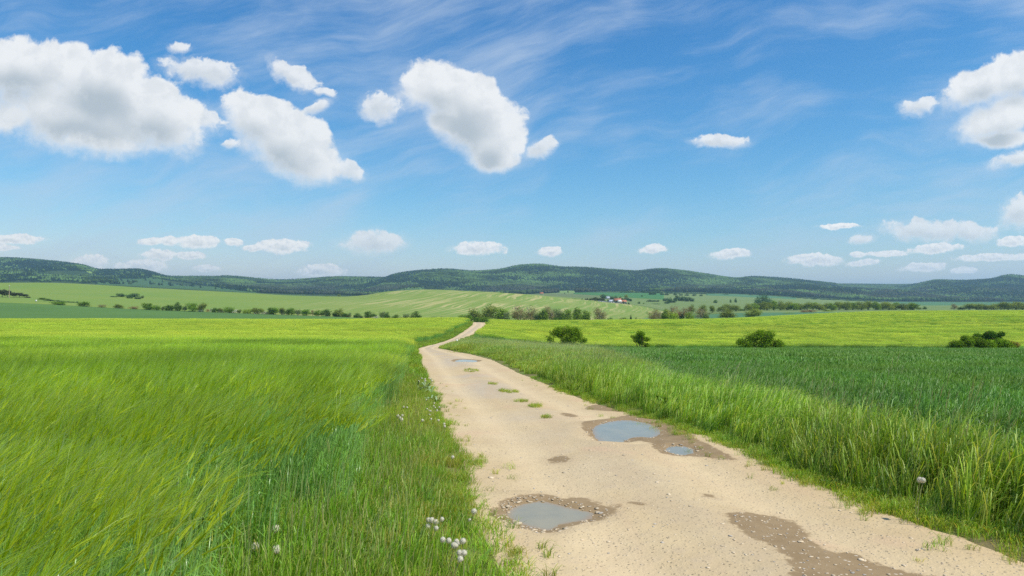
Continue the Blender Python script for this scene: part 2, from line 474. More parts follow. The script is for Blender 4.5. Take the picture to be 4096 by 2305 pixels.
def plant_mat(name, transl=0.35, gloss=0.06, vary=0.35, rough=0.45, hi=(1.14, 1.03, 0.95), lo=(0.80, 0.96, 1.15)):
    """leaf stuff: colour from the 'col' attribute, varied per planted clump by 'tone'"""
    m, b, out = mat(name)
    a = b.new('ShaderNodeAttribute', attribute_name='col')
    t = b.new('ShaderNodeAttribute', attribute_type='INSTANCER', attribute_name='tone')
    f = b.m('MULTIPLY_ADD', t.outputs['Fac'], vary * 2, 1 - vary)
    col = b.vm('SCALE', a.outputs['Color'], scale=f)
    # patches run yellower or greyer; near barley's pale tint is painted wind sheen
    t2 = b.new('ShaderNodeAttribute', attribute_type='INSTANCER', attribute_name='hue')
    yel_sheen = b.vm('MULTIPLY', col, hi)
    grn = b.vm('MULTIPLY', col, lo)
    col = b.mix(t2.outputs['Fac'], grn, yel_sheen)
    d = b.new('ShaderNodeBsdfDiffuse'); b.put(d.inputs[0], col)
    tr = b.new('ShaderNodeBsdfTranslucent'); b.put(tr.inputs[0], b.vm('MULTIPLY', col, (1.25, 1.15, 0.5)))
    s1 = b.new('ShaderNodeMixShader'); s1.inputs[0].default_value = transl
    b.t.links.new(d.outputs[0], s1.inputs[1]); b.t.links.new(tr.outputs[0], s1.inputs[2])
    g = b.new('ShaderNodeBsdfGlossy'); g.inputs['Roughness'].default_value = rough
    g.inputs['Color'].default_value = (0.9, 0.95, 0.9, 1)
    s2 = b.new('ShaderNodeMixShader'); s2.inputs[0].default_value = gloss
    b.t.links.new(s1.outputs[0], s2.inputs[1]); b.t.links.new(g.outputs[0], s2.inputs[2])
    b.t.links.new(s2.outputs[0], out.inputs[0])
    return m


def leaf_mat(name, c1, c2, transl=0.3, scale=1.2):
    """crowns: per-leaf tint plus clumps of lighter and darker growth"""
    m, b, out = mat(name)
    a = b.new('ShaderNodeAttribute', attribute_name='tint')
    tco = b.new('ShaderNodeTexCoord')
    n = b.noise(tco.outputs['Object'], scale, 2, 0.5)
    oi = b.new('ShaderNodeObjectInfo')
    f = b.m('ADD', b.m('MULTIPLY', a.outputs['Fac'], 0.55), b.m('MULTIPLY', b.m('SUBTRACT', n, 0.28), 1.0), clamp=True)
    col = b.mix(f, c1, c2)
    col = b.vm('SCALE', col, scale=b.m('MULTIPLY_ADD', oi.outputs['Random'], 0.35, 0.82))
    d = b.new('ShaderNodeBsdfDiffuse'); b.put(d.inputs[0], col)
    tr = b.new('ShaderNodeBsdfTranslucent'); b.put(tr.inputs[0], b.vm('MULTIPLY', col, (1.2, 1.15, 0.5)))
    s1 = b.new('ShaderNodeMixShader'); s1.inputs[0].default_value = transl
    b.t.links.new(d.outputs[0], s1.inputs[1]); b.t.links.new(tr.outputs[0], s1.inputs[2])
    b.t.links.new(s1.outputs[0], out.inputs[0])
    return m


def field_mat(name, base, alt, tan=None, lines=None, spread=(30, 30), bumpy=0.3, patch=0.012, tanamt=0.5, rough=0.9):
    """a far field: base and alternate green in patches, long faint drill lines, thin bare streaks"""
    m, b, out = mat(name)
    P = pos(b)
    n1 = b.noise(P, patch, 4, 0.6)
    n2 = b.noise(P, 0.25, 4, 0.6)
    f = b.m('ADD', b.m('MULTIPLY', b.ss(n1, 0.35, 0.65), 0.7), b.m('MULTIPLY', n2, 0.3))
    col = b.mix(f, base, alt)
    if lines is not None:
        ang, along, across, amt = lines
        r = b.new('ShaderNodeVectorRotate', rotation_type='Z_AXIS')
        b.put(r.inputs['Vector'], P); r.inputs['Angle'].default_value = R(ang)
        wv = b.vm('ADD', r.outputs[0], b.vm('SCALE', b.vm('SUBTRACT', b.noise(P, 0.01, 2, 0.5, color=True), (0.5, 0.5, 0.5)), scale=25.0))
        st = b.noise(b.vm('MULTIPLY', wv, (1 / along, 1 / across, 0)), 1.0, 4, 0.65)
        sf = b.m('MULTIPLY', b.ss(st, 0.46, 0.60), amt)
        if tan is not None:
            pt = b.noise(P, 0.006, 3, 0.55)
            sf = b.m('MULTIPLY', sf, b.ss(pt, 0.40, 0.60, 0.25, 1.0))
            col = b.mix(sf, col, tan)
        else:
            col = b.mix(sf, col, b.vm('SCALE', col, scale=0.72))
    nb = b.noise(P, 1.2, 3, 0.6)
    principled(b, out, col, rough, 0.1, bump(b, nb, bumpy, 0.4))
    return m


print('stage: helpers')
# ================================================================== THE GROUND
def th_list():
    dense = np.arctan((np.linspace(-700, 4800, 620) - 2048) / F)
    lo, hi = dense[0], dense[-1]
    rest = np.linspace(hi, lo + 2 * math.pi, 90)[1:]
    return np.concatenate([dense, rest])


def polar_sheet(name, r0, r1, nr, m, sink=True, attrs=None):
    th = th_list(); nt = len(th)
    rr = np.exp(np.linspace(math.log(r0), math.log(r1), nr))
    T, RR = np.meshgrid(th, rr)
    X, Y = RR * np.sin(T), RR * np.cos(T)
    Z = G(X, Y)
    if sink:
        xl, xr = XL(Y), XR(Y)
        t = (X - xl) / (xr - xl)
        inside = sst(t, -0.02, 0.08) * (1 - sst(t, 0.92, 1.02)) * ((Y > 0.5) & (Y < 240))
        Z = Z - 0.16 * inside
        # soil and turf a hand above the wheel way
        Z = Z + 0.03 * (1 - inside) * sst(np.minimum(np.abs(X - xl), np.abs(X - xr)), 0.0, 0.4) * (Y < 60)
    V = np.stack([X, Y, Z], -1).reshape(-1, 3)
    i = np.arange(nr - 1)[:, None] * nt
    j = np.arange(nt)[None, :]
    j2 = (j + 1) % nt
    Q4 = np.stack([(i + j), (i + j2), (i + nt + j2), (i + nt + j)], -1).reshape(-1, 4)[:, ::-1]
    me = build_mesh(name, V, Q4, None, m, smooth=True)
    return tag(link(name, me), kind='structure')


m_soil, b, out = mat('turf_soil')
P = pos(b)
n1 = b.noise(P, 1.4, 4, 0.6); n2 = b.noise(P, 14, 4, 0.65); n3 = b.noise(P, 0.02, 3, 0.5)
col = b.mix(b.ss(n1, 0.35, 0.65), (0.190, 0.160, 0.070), (0.150, 0.210, 0.040))
col = b.mix(b.ss(n2, 0.45, 0.8), col, (0.13, 0.115, 0.055))
sp = b.new('ShaderNodeVectorMath', operation='LENGTH'); b.put(sp.inputs[0], P)
col = b.mix(b.ss(sp.outputs[1], 45, 160), col, b.mix(b.ss(n3, 0.4, 0.6), (0.10, 0.17, 0.035), (0.13, 0.19, 0.05)))
principled(b, out, col, 0.95, 0.1, bump(b, n2, 0.6, 0.04))
ground = polar_sheet('ground', 0.3, 2000, 560, m_soil)

m_hill, b, out = mat('forest_floor')
P = pos(b)
n1 = b.noise(P, 0.006, 4, 0.6)
principled(b, out, b.mix(b.ss(n1, 0.4, 0.6), (0.030, 0.055, 0.018), (0.055, 0.085, 0.028)), 0.95, 0.05)
hills = polar_sheet('hills', 1985, 16000, 170, m_hill, sink=False)


def drape(name, u0, u1, dn, df, m, off=0.25, nu=160, nd=60, kind='structure'):
    """a field laid on the land between two distance curves"""
    us = np.linspace(u0, u1, nu)
    near = pchip([p[0] for p in dn], [p[1] for p in dn], us)
    far = pchip([p[0] for p in df], [p[1] for p in df], us)
    t = np.linspace(0, 1, nd)[:, None]
    D = np.exp(np.log(near)[None, :] * (1 - t) + np.log(far)[None, :] * t)
    X = (us[None, :] - 2048) / F * D
    Z = G(X, D) + off
    Z[0] -= off * 1.6; Z[-1] -= off * 1.6; Z[:, 0] -= off * 1.6; Z[:, -1] -= off * 1.6
    V = np.stack([X, D, Z], -1).reshape(-1, 3)
    me = build_mesh(name, V, grid_faces(nd, nu), None, m, smooth=True)
    return tag(link(name, me), kind=kind)


m_dark = field_mat('young_dark_crop', (0.085, 0.170, 0.040), (0.100, 0.192, 0.042), lines=(6, 60, 2.0, 0.35), patch=0.02)
drape('dark_green_field', -900, 1760, [(-900, 300), (1760, 300)], [(-900, 482), (0, 482), (600, 480), (1000, 474), (1400, 462), (1600, 430), (1760, 350)], m_dark, 0.35)
m_mead = field_mat('hill_meadow', (0.205, 0.265, 0.050), (0.170, 0.255, 0.048), lines=(-8, 80, 3.5, 0.30), patch=0.010)
m_strip = field_mat('thin_striped_crop', (0.195, 0.262, 0.052), (0.160, 0.250, 0.048), tan=(0.52, 0.42, 0.20), lines=(-80, 190, 5.0, 0.68), patch=0.012)
_b = NB(m_strip.node_tree)
_mx = [n for n in m_strip.node_tree.nodes if n.type == 'MIX' and n.inputs[7].default_value[0] > 0.5][0]
_old = _mx.inputs[0].links[0].from_socket
_P = _b.sep(pos(_b))
# the young crop stands thin only on the eastern flank of the hill
_b.put(_mx.inputs[0], _b.m('MULTIPLY', _old, _b.ss(_b.m('MULTIPLY_ADD', _P[1], 0.10, _P[0]), -190, -30)))
drape('hillside_field', -900, 2760, [(-900, 488), (0, 488), (600, 487), (1000, 482), (1236, 478), (1400, 466), (1750, 430), (2760, 430)],
      [(-900, 1000), (1236, 1000), (1400, 1020), (2000, 1100), (2300, 1030), (2540, 900), (2760, 640)], m_strip, 0.45, 460, 130)
m_f1 = field_mat('pasture', (0.150, 0.215, 0.062), (0.180, 0.235, 0.080), lines=(10, 120, 5, 0.25), patch=0.006)
m_f2 = field_mat('green_corn', (0.055, 0.165, 0.045), (0.065, 0.180, 0.050), lines=(5, 120, 6, 0.2), patch=0.008)
m_f3 = field_mat('grey_pasture', (0.120, 0.165, 0.065), (0.155, 0.190, 0.080), lines=(5, 120, 6, 0.2), patch=0.008)
m_f4 = field_mat('bluish_crop', (0.075, 0.175, 0.080), (0.090, 0.190, 0.085), lines=(5, 120, 6, 0.2), patch=0.008)
drape('pasture', 1900, 4900, [(1900, 1130), (2300, 1075), (2540, 930), (2760, 650), (3000, 560), (4900, 560)], [(1900, 1990), (4900, 1990)], m_f1, 0.6, 260, 110)
drape('grey_pasture', 1950, 2420, [(1950, 1180), (2420, 1100)], [(1950, 1600), (2200, 1700), (2420, 1350)], m_f3, 1.4, 60, 30)
drape('green_field', 2290, 2660, [(2290, 1650), (2400, 1460), (2660, 1300)], [(2290, 1880), (2400, 1960), (2660, 1900)], m_f2, 1.4, 60, 30)
drape('valley_field', 2560, 3560, [(2560, 400), (3560, 400)], [(2560, 540), (2900, 560), (3200, 600), (3560, 640)], m_f4, 0.45, 90, 30)
drape('bluish_field', 3560, 4900, [(3560, 1150), (4900, 1150)], [(3560, 1990), (4900, 1990)], m_f4, 1.6, 60, 30)
drape('bluish_field', 2820, 3190, [(2820, 1800), (3190, 1650)], [(2820, 2020), (3190, 1960)], m_f4, 1.6, 50, 20)
# hill clearings among the woods
m_f5 = field_mat('hill_clearing', (0.165, 0.255, 0.060), (0.190, 0.265, 0.070), patch=0.006)
drape('hill_clearing', 2235, 2300, [(2235, 2010), (2300, 2010)], [(2235, 2520), (2268, 2600), (2300, 2560)], m_f5, 2.5, 20, 16)
m_f6 = field_mat('shaded_meadow', (0.050, 0.105, 0.035), (0.060, 0.120, 0.040), patch=0.006)  # meadow lying in shadow: the shade is put into its darker green

# ------------------------------------------------------------------ the dirt track
PUD = {
 'near': [(2018, 2052), (2060, 2028), (2133, 2012), (2190, 2015), (2240, 2028), (2300, 2040), (2386, 2053), (2362, 2078), (2250, 2090), (2220, 2108), (2192, 2115), (2140, 2106), (2094, 2097), (2040, 2078)],
 'blue': [(2360, 1716), (2400, 1700), (2508, 1690), (2600, 1700), (2654, 1715), (2632, 1740), (2540, 1735), (2484, 1757), (2420, 1757), (2386, 1748)],
 'small': [(2650, 1798), (2690, 1788), (2750, 1789), (2790, 1806), (2760, 1819), (2690, 1817)],
 'far': [(1815, 1444), (1850, 1441), (1905, 1443), (1915, 1446), (1870, 1449), (1830, 1448)],
}
WET = [
 [(1955, 2060), (2010, 2022), (2060, 2008), (2130, 1998), (2200, 2000), (2260, 2014), (2350, 2008), (2365, 2018), (2400, 2036), (2440, 2042), (2500, 2040), (2440, 2066), (2380, 2092), (2260, 2108), (2210, 2132), (2150, 2126), (2060, 2104), (2000, 2078)],
 [(2306, 1702), (2380, 1690), (2480, 1668), (2560, 1660), (2680, 1680), (2740, 1720), (2800, 1772), (2900, 1822), (2960, 1846), (2880, 1842), (2780, 1826), (2700, 1826), (2640, 1818), (2600, 1795), (2610, 1780), (2560, 1752), (2500, 1757), (2440, 1762), (2380, 1752)],
 [(2908, 2062), (2960, 2054), (3080, 2060), (3190, 2086), (3240, 2130), (3270, 2190), (3330, 2205), (3420, 2205), (3500, 2240), (3640, 2275), (3780, 2330), (3500, 2420), (3200, 2420), (3180, 2290), (3150, 2240), (3060, 2185), (2960, 2130), (2920, 2090)],
 [(2185, 1838), (2240, 1824), (2290, 1836), (2270, 1850), (2215, 1855)],
 [(2238, 1656), (2280, 1652), (2320, 1662), (2290, 1672), (2255, 1668)],
 [(2335, 1636), (2380, 1618), (2450, 1622), (2500, 1650), (2440, 1648), (2380, 1643)],
 [(1800, 1443), (1850, 1439), (1930, 1443), (1920, 1447), (1860, 1451), (1815, 1449)],
 [(2810, 1988), (2835, 1985), (2860, 1998), (2840, 2000)],
 [(2510, 2028), (2540, 2020), (2575, 2032), (2550, 2040)],
]


def topoly(px):
    q = [hit(u, v) if v < 2300 else ((u - 2048) / F * 1.69 * F / (v - V0), 1.69 * F / (v - V0)) for u, v in px]
    q = np.array(q)
    # smooth the outline (Chaikin)
    for _ in range(2):
        n = np.roll(q, -1, 0)
        q = np.stack([q * 0.75 + n * 0.25, q * 0.25 + n * 0.75], 1).reshape(-1, 2)
    return q


def sdf(poly, X, Y):
    """negative inside"""
    best = np.full(X.shape, 1e9); inside = np.zeros(X.shape, bool)
    n = len(poly)
    for i in range(n):
        x0, y0 = poly[i]; x1, y1 = poly[(i + 1) % n]
        ex, ey = x1 - x0, y1 - y0
        wx, wy = X - x0, Y - y0
        t = np.clip((wx * ex + wy * ey) / (ex * ex + ey * ey + 1e-12), 0, 1)
        best = np.minimum(best, (wx - t * ex) ** 2 + (wy - t * ey) ** 2)
        c = ((y0 <= Y) & (y1 > Y)) | ((y1 <= Y) & (y0 > Y))
        xi = x0 + (Y - y0) / (ey if abs(ey) > 1e-12 else 1e-12) * ex
        inside ^= c & (X < xi)
    s = np.sqrt(best)
    return np.where(inside, -s, s)


puddle_polys = {k: topoly(v) for k, v in PUD.items()}
wet_polys = [topoly(v) for v in WET]
puddle_level = {}
for k, q in puddle_polys.items():
    puddle_level[k] = float(np.percentile(G(q[:, 0], q[:, 1]), 35)) + 0.004

NR_, NC_ = 1150, 330
dr = np.exp(np.linspace(math.log(2.2), math.log(252), NR_))
tt = np.linspace(-0.16, 1.16, NC_)
xl, xr = XL(dr)[:, None], XR(dr)[:, None]
TX = xl + (xr - xl) * tt[None, :]
TY = np.repeat(dr[:, None], NC_, 1)
tm = np.clip(tt, 0, 1)[None, :]
TZ = G(TX, TY)
# two wheel ways and a low crown between them
prof = 0.020 * np.exp(-((tm - 0.5) / 0.13) ** 2) - 0.032 * np.exp(-((tm - 0.24) / 0.09) ** 2) - 0.032 * np.exp(-((tm - 0.76) / 0.09) ** 2)
TZ = TZ + prof + 0.022 * (fbm(TX / 0.9, TY / 0.9, 21, 4) - 0.5) + 0.006 * (fbm(TX / 0.10, TY / 0.10, 22, 3) - 0.5) * (TY < 25)
edge = np.minimum(tt, 1 - tt)[None, :] * (xr - xl)          # metres in from the edge
edge_n = edge + 0.16 * (fbm(TX / 0.35, TY / 0.35, 31, 4) - 0.5)
TZ = TZ + 0.012 - 0.12 * sst(-edge_n, 0.0, 0.30)
wet = np.full(TX.shape, 9.0)
jx = 0.10 * (fbm(TX / 0.22, TY / 0.22, 41, 4) - 0.5); jy = 0.14 * (fbm(TX / 0.22, TY / 0.22, 42, 4) - 0.5)
for q in wet_polys:
    lo, hi = q.min(0) - 1.0, q.max(0) + 1.0
    msk = (TX > lo[0]) & (TX < hi[0]) & (TY > lo[1]) & (TY < hi[1])
    wet[msk] = np.minimum(wet[msk], sdf(q, TX[msk] + jx[msk], TY[msk] + jy[msk]))
pud_s = np.full(TX.shape, 9.0)
for k, q in puddle_polys.items():
    lo, hi = q.min(0) - 1.0, q.max(0) + 1.0
    msk = (TX > lo[0]) & (TX < hi[0]) & (TY > lo[1]) & (TY < hi[1])
    s = sdf(q, TX[msk] + jx[msk] * 0.6, TY[msk] + jy[msk] * 0.6)
    lv = puddle_level[k]
    z = TZ[msk]
    w = 1 - sst(s, 0.02, 0.55)
    bowl = lv + np.clip(s, -0.3, 1) * 0.16 + 0.003
    rough_ = 0.010 * (fbm(TX[msk] / 0.06, TY[msk] / 0.06, 51, 3) - 0.5)
    TZ[msk] = z * (1 - w) + (bowl + rough_) * w
    pud_s[msk] = np.minimum(pud_s[msk], s)
m_track, b, out = mat('pale_dirt')
P = pos(b)
aw = b.new('ShaderNodeAttribute', attribute_name='wet').outputs['Fac']
ac = b.new('ShaderNodeAttribute', attribute_name='lat').outputs['Fac']
n1 = b.noise(P, 0.9, 5, 0.6); n2 = b.noise(P, 5.5, 5, 0.65); n3 = b.noise(P, 38, 3, 0.6); n4 = b.noise(P, 0.35, 3, 0.5)
col = b.mix(b.ss(n1, 0.30, 0.70), (0.580, 0.452, 0.262), (0.515, 0.390, 0.220))
col = b.mix(b.m('MULTIPLY', b.ss(n2, 0.50, 0.75), 0.45), col, (0.47, 0.36, 0.235))
sY = b.sep(P)[1]
stone = b.m('MULTIPLY', b.ss(sY, 6, 24, 0.25, 1.0), b.ss(b.m('ADD', n4, b.m('MULTIPLY', n2, 0.35)), 0.52, 0.78))
# grey stone worn bare down the middle of the track
stone = b.m('MULTIPLY', stone, b.ss(b.m('ABSOLUTE', b.m('SUBTRACT', ac, 0.42)), 0.45, 0.05))
col = b.mix(b.m('MULTIPLY', stone, 0.6), col, (0.450, 0.395, 0.320))
stk = b.noise(b.vm('MULTIPLY', P, (2.6, 0.32, 1)), 1.0, 4, 0.6)
col = b.mix(b.m('MULTIPLY', b.ss(stk, 0.48, 0.68), 0.38), col, (0.520, 0.375, 0.225))
rut = b.m('MULTIPLY', b.ss(b.m('ABSOLUTE', b.m('SUBTRACT', b.m('ABSOLUTE', b.m('SUBTRACT', ac, 0.5)), 0.26)), 0.13, 0.02), 0.45)
col = b.mix(rut, col, (0.640, 0.505, 0.305))
midc = b.m('MULTIPLY', b.ss(b.m('ABSOLUTE', b.m('SUBTRACT', ac, 0.5)), 0.12, 0.02), 0.35)
col = b.mix(midc, col, (0.430, 0.345, 0.220))
red = b.m('MULTIPLY', b.ss(b.noise(P, 0.6, 3, 0.6), 0.60, 0.72), 0.35)
col = b.mix(red, col, (0.56, 0.36, 0.235))
# grit: dark and pale grains
v1 = b.new('ShaderNodeTexVoronoi', feature='F1'); b.put(v1.inputs['Vector'], b.vm('MULTIPLY', P, (1, 1, 0.2))); v1.inputs['Scale'].default_value = 26; v1.inputs['Randomness'].default_value = 1
gr = b.ss(v1.outputs['Distance'], 0.30, 0.16)
gsel = b.sep(v1.outputs['Color'])
dark_g = b.m('MULTIPLY', gr, b.ss(gsel[0], 0.72, 0.80))
pale_g = b.m('MULTIPLY', gr, b.ss(gsel[1], 0.70, 0.78))
col = b.mix(b.m('MULTIPLY', dark_g, 0.55), col, (0.22, 0.17, 0.12))
col = b.mix(b.m('MULTIPLY', pale_g, 0.35), col, (0.72, 0.61, 0.45))
col = b.mix(b.m('MULTIPLY', b.ss(n3, 0.55, 0.8), 0.35), col, (0.33, 0.255, 0.17))
wn = b.m('ADD', aw, b.m('MULTIPLY', b.m('SUBTRACT', b.noise(P, 9, 6, 0.68), 0.5), 0.24))
wf = b.ss(wn, 0.028, -0.020)
damp = b.ss(wn, 0.20, 0.0)
col = b.mix(b.m('MULTIPLY', damp, 0.22), col, (0.40, 0.29, 0.175))
wetc = b.mix(b.ss(n2, 0.3, 0.7), (0.262, 0.182, 0.094), (0.305, 0.218, 0.118))
peb = b.m('MULTIPLY', b.ss(v1.outputs['Distance'], 0.34, 0.26), b.ss(gsel[2], 0.93, 0.95))
wetc = b.mix(peb, wetc, (0.55, 0.47, 0.36))
col = b.mix(wf, col, wetc)
hgt = b.m('ADD', b.m('MULTIPLY', n2, 0.6), b.m('ADD', b.m('MULTIPLY', n3, 0.25), b.m('MULTIPLY', gr, 0.25)))
principled(b, out, col, b.m('MULTIPLY_ADD', wf, -0.22, 0.95), 0.12, bump(b, hgt, b.m('MULTIPLY_ADD', wf, -0.45, 0.7), 0.03))
me = build_mesh('dirt_track', np.stack([TX, TY, TZ], -1).reshape(-1, 3), grid_faces(NR_, NC_), None, m_track,
                {'wet': wet.ravel(), 'lat': np.repeat(tt[None, :], NR_, 0).ravel()}, smooth=True)
tag(link('dirt_track', me), kind='structure')


def track_z(x, y):
    i = np.clip(np.searchsorted(dr, y), 0, NR_ - 1)
    t = (x - XL(y)) / (XR(y) - XL(y))
    j = np.clip(((t + 0.16) / 1.32 * (NC_ - 1)).astype(int), 0, NC_ - 1)
    return TZ[i, j], wet[i, j], pud_s[i, j]


# water: flat sheets at each hollow's own level
m_water, b, out = mat('muddy_water')
P = pos(b)
n = b.noise(P, 3.0, 3, 0.5)
dpt = b.new('ShaderNodeAttribute', attribute_name='deep').outputs['Fac']
col = b.mix(b.ss(n, 0.3, 0.7), (0.330, 0.290, 0.185), (0.270, 0.250, 0.170))
col = b.mix(b.ss(b.m('ADD', dpt, b.m('MULTIPLY', b.m('SUBTRACT', b.noise(P, 7, 4, 0.6), 0.5), 0.6)), 0.75, 0.15), col, (0.340, 0.245, 0.135))
p = principled(b, out, col, 0.05, 0.5, bump(b, b.noise(P, 25, 2, 0.5), 0.06, 0.01))
p.inputs['IOR'].default_value = 1.30
for k, q in puddle_polys.items():
    c = q.mean(0); d_ = q - c
    L_ = np.maximum(np.linalg.norm(d_, axis=1, keepdims=True), 0.05)
    rings = [(c + d_ * 0.55, 1.0), (c + d_ * 0.80, 0.65), (c + d_ * 0.97, 0.25), (c + d_ * (1 + 0.11 / L_ * (1 if k != 'far' else 0.4)), 0.0)]
    n_ = len(q); V = [(c[0], c[1], puddle_level[k])]; dp = [1.0]
    for rg, dv in rings:
        V += [(x, y, puddle_level[k]) for x, y in rg]; dp += [dv] * n_
    T3 = [(0, 1 + i, 1 + (i + 1) % n_) for i in range(n_)]
    Q4 = [(1 + r * n_ + i, 1 + (r + 1) * n_ + i, 1 + (r + 1) * n_ + (i + 1) % n_, 1 + r * n_ + (i + 1) % n_) for r in range(3) for i in range(n_)]
    me = build_mesh('puddle', V, Q4, T3, m_water, {'deep': dp})
    tag(link('puddle', me), kind='structure')

# ------------------------------------------------------------------ gravel on the track (uncountable)
ico_v, ico_f = [], []
_t = (1 + 5 ** 0.5) / 2
ico_v = np.array([(-1, _t, 0), (1, _t, 0), (-1, -_t, 0), (1, -_t, 0), (0, -1, _t), (0, 1, _t), (0, -1, -_t), (0, 1, -_t), (_t, 0, -1), (_t, 0, 1), (-_t, 0, -1), (-_t, 0, 1)], float)
ico_v /= np.linalg.norm(ico_v[0])
ico_f = np.array([(0, 11, 5), (0, 5, 1), (0, 1, 7), (0, 7, 10), (0, 10, 11), (1, 5, 9), (5, 11, 4), (11, 10, 2), (10, 7, 6), (7, 1, 8), (3, 9, 4), (3, 4, 2), (3, 2, 6), (3, 6, 8), (3, 8, 9), (4, 9, 5), (2, 4, 11), (6, 2, 10), (8, 6, 7), (9, 8, 1)])


def stamp(verts, faces, n, loc, scl, rotz, extra=None):
    """n copies of one small shape as a single mesh"""
    c, s = np.cos(rotz), np.sin(rotz)
    v = verts[None] * scl[:, None, :]
    x = v[..., 0] * c[:, None] - v[..., 1] * s[:, None]
    y = v[..., 0] * s[:, None] + v[..., 1] * c[:, None]
    V = np.stack([x, y, v[..., 2]], -1) + loc[:, None, :]
    Fc = faces[None] + (np.arange(n) * len(verts))[:, None, None]
    return V.reshape(-1, 3), Fc.reshape(-1, faces.shape[1])


n = 2700
yy = np.exp(RS.uniform(math.log(3.8), math.log(40), n)); tq = RS.uniform(0.01, 0.99, n)
xx = XL(yy) + (XR(yy) - XL(yy)) * tq
zz, ww, pp = track_z(xx, yy)
sz = np.exp(RS.normal(math.log(0.0065), 0.5, n))
extra = []
for key, cnt, rmin, rmax in (('near', 230, -0.02, 0.12), ('blue', 110, -0.08, 0.12), ('small', 60, -0.06, 0.10)):
    q = puddle_polys[key]; lo, hi = q.min(0) - 0.3, q.max(0) + 0.3
    px = RS.uniform(lo[0], hi[0], cnt * 9); py = RS.uniform(lo[1], hi[1], cnt * 9)
    s = sdf(q, px, py); ok = (s > rmin) & (s < rmax)
    extra.append((px[ok][:cnt], py[ok][:cnt], np.exp(RS.normal(math.log(0.0085), 0.5, ok.sum()))[:cnt]))
q = wet_polys[2]; lo, hi = q.min(0), q.max(0)
px = RS.uniform(lo[0], hi[0], 1500); py = RS.uniform(lo[1], hi[1], 1500); s = sdf(q, px, py); ok = s < -0.02
extra.append((px[ok][:210], py[ok][:210], np.exp(RS.normal(math.log(0.0055), 0.5, ok.sum()))[:210]))
xx = np.concatenate([xx] + [e[0] for e in extra]); yy = np.concatenate([yy] + [e[1] for e in extra]); sz = np.clip(np.concatenate([sz] + [e[2] for e in extra]), 0.003, 0.034)
zz, ww, pp = track_z(xx, yy)
n = len(xx)
loc = np.stack([xx, yy, zz + sz * 0.15], -1)
scl = np.stack([sz * RS.uniform(0.9, 1.6, n), sz * RS.uniform(0.7, 1.2, n), sz * RS.uniform(0.22, 0.42, n)], -1)
V, T3 = stamp(ico_v, ico_f, n, loc, scl, RS.uniform(0, 6.3, n))
V += RS.normal(0, 1, V.shape) * np.repeat(sz, 12)[:, None] * 0.10
cg = np.where(RS.rand(n, 1) < 0.15, [[0.42, 0.38, 0.32]], [[0.58, 0.47, 0.32]]) * RS.uniform(0.75, 1.15, (n, 1))
m_st, b, out = mat('gravel_stone')
a = b.new('ShaderNodeAttribute', attribute_name='col')
principled(b, out, a.outputs['Color'], 0.85, 0.3)
tag(link('gravel', build_mesh('gravel', V, None, T3, m_st, {'col': np.repeat(cg, 12, 0)})), kind='stuff')

# ================================================================== CROPS AND GRASS
class PB:
    """collects ribbons (blades, stems, awns) into one clump mesh"""
    def __init__(self): self.V, self.Q, self.T, self.C, self.n = [], [], [], [], 0
    def ribbon(self, pts, widths, c0, c1=None, face=None):
        pts = np.asarray(pts, float); k = len(pts)
        if face is None:
            a = random.uniform(0, 6.28); face = (math.cos(a), math.sin(a), 0)
        w = np.asarray(face, float)
        c1 = c1 or c0
        for i in range(k):
            t = i / (k - 1)
            c = [c0[j] * (1 - t) + c1[j] * t for j in range(3)]
            if i == k - 1 and widths[i] < 1e-5:
                self.V.append(pts[i]); self.C.append(c)
            else:
                self.V.append(pts[i] - w * widths[i] / 2); self.V.append(pts[i] + w * widths[i] / 2)
                self.C.append(c); self.C.append(c)
        b0 = self.n
        for i in range(k - 1):
            a = b0 + 2 * i
            if i == k - 2 and widths[-1] < 1e-5: self.T.append((a, a + 1, a + 2))
            else: self.Q.append((a, a + 1, a + 3, a + 2))
        self.n = len(self.V)
    def mesh(self, name, m):
        return build_mesh(name, np.array(self.V), np.array(self.Q) if self.Q else None, np.array(self.T) if self.T else None, m, {'col': np.array(self.C)})


def jit(c, a=0.15):
    f = random.uniform(1 - a, 1 + a)
    return (c[0] * f * random.uniform(0.93, 1.07), c[1] * f, c[2] * f * random.uniform(0.9, 1.1))


STEM, LEAFC = (0.270, 0.480, 0.120), (0.230, 0.470, 0.050)
HEADS = [(0.58, 0.66, 0.090), (0.50, 0.62, 0.035), (0.47, 0.58, 0.010)]
AWNS = [(0.70, 0.78, 0.100), (0.52, 0.69, 0.028), (0.40, 0.57, 0.016)]
M_BAR = plant_mat('barley_plant', 0.40, 0.045, 0.40, 0.35, (1.22, 1.12, 1.9), (0.74, 0.86, 1.0))
M_BAR0 = plant_mat('far_barley_plant', 0.40, 0.02, 0.24, 0.45, (1.07, 1.02, 1.2), (0.90, 0.98, 1.0))
M_GRS = plant_mat('grass_blade', 0.45, 0.025, 0.26)
M_WHT = plant_mat('wheat_blade', 0.32, 0.035, 0.22, 0.5)


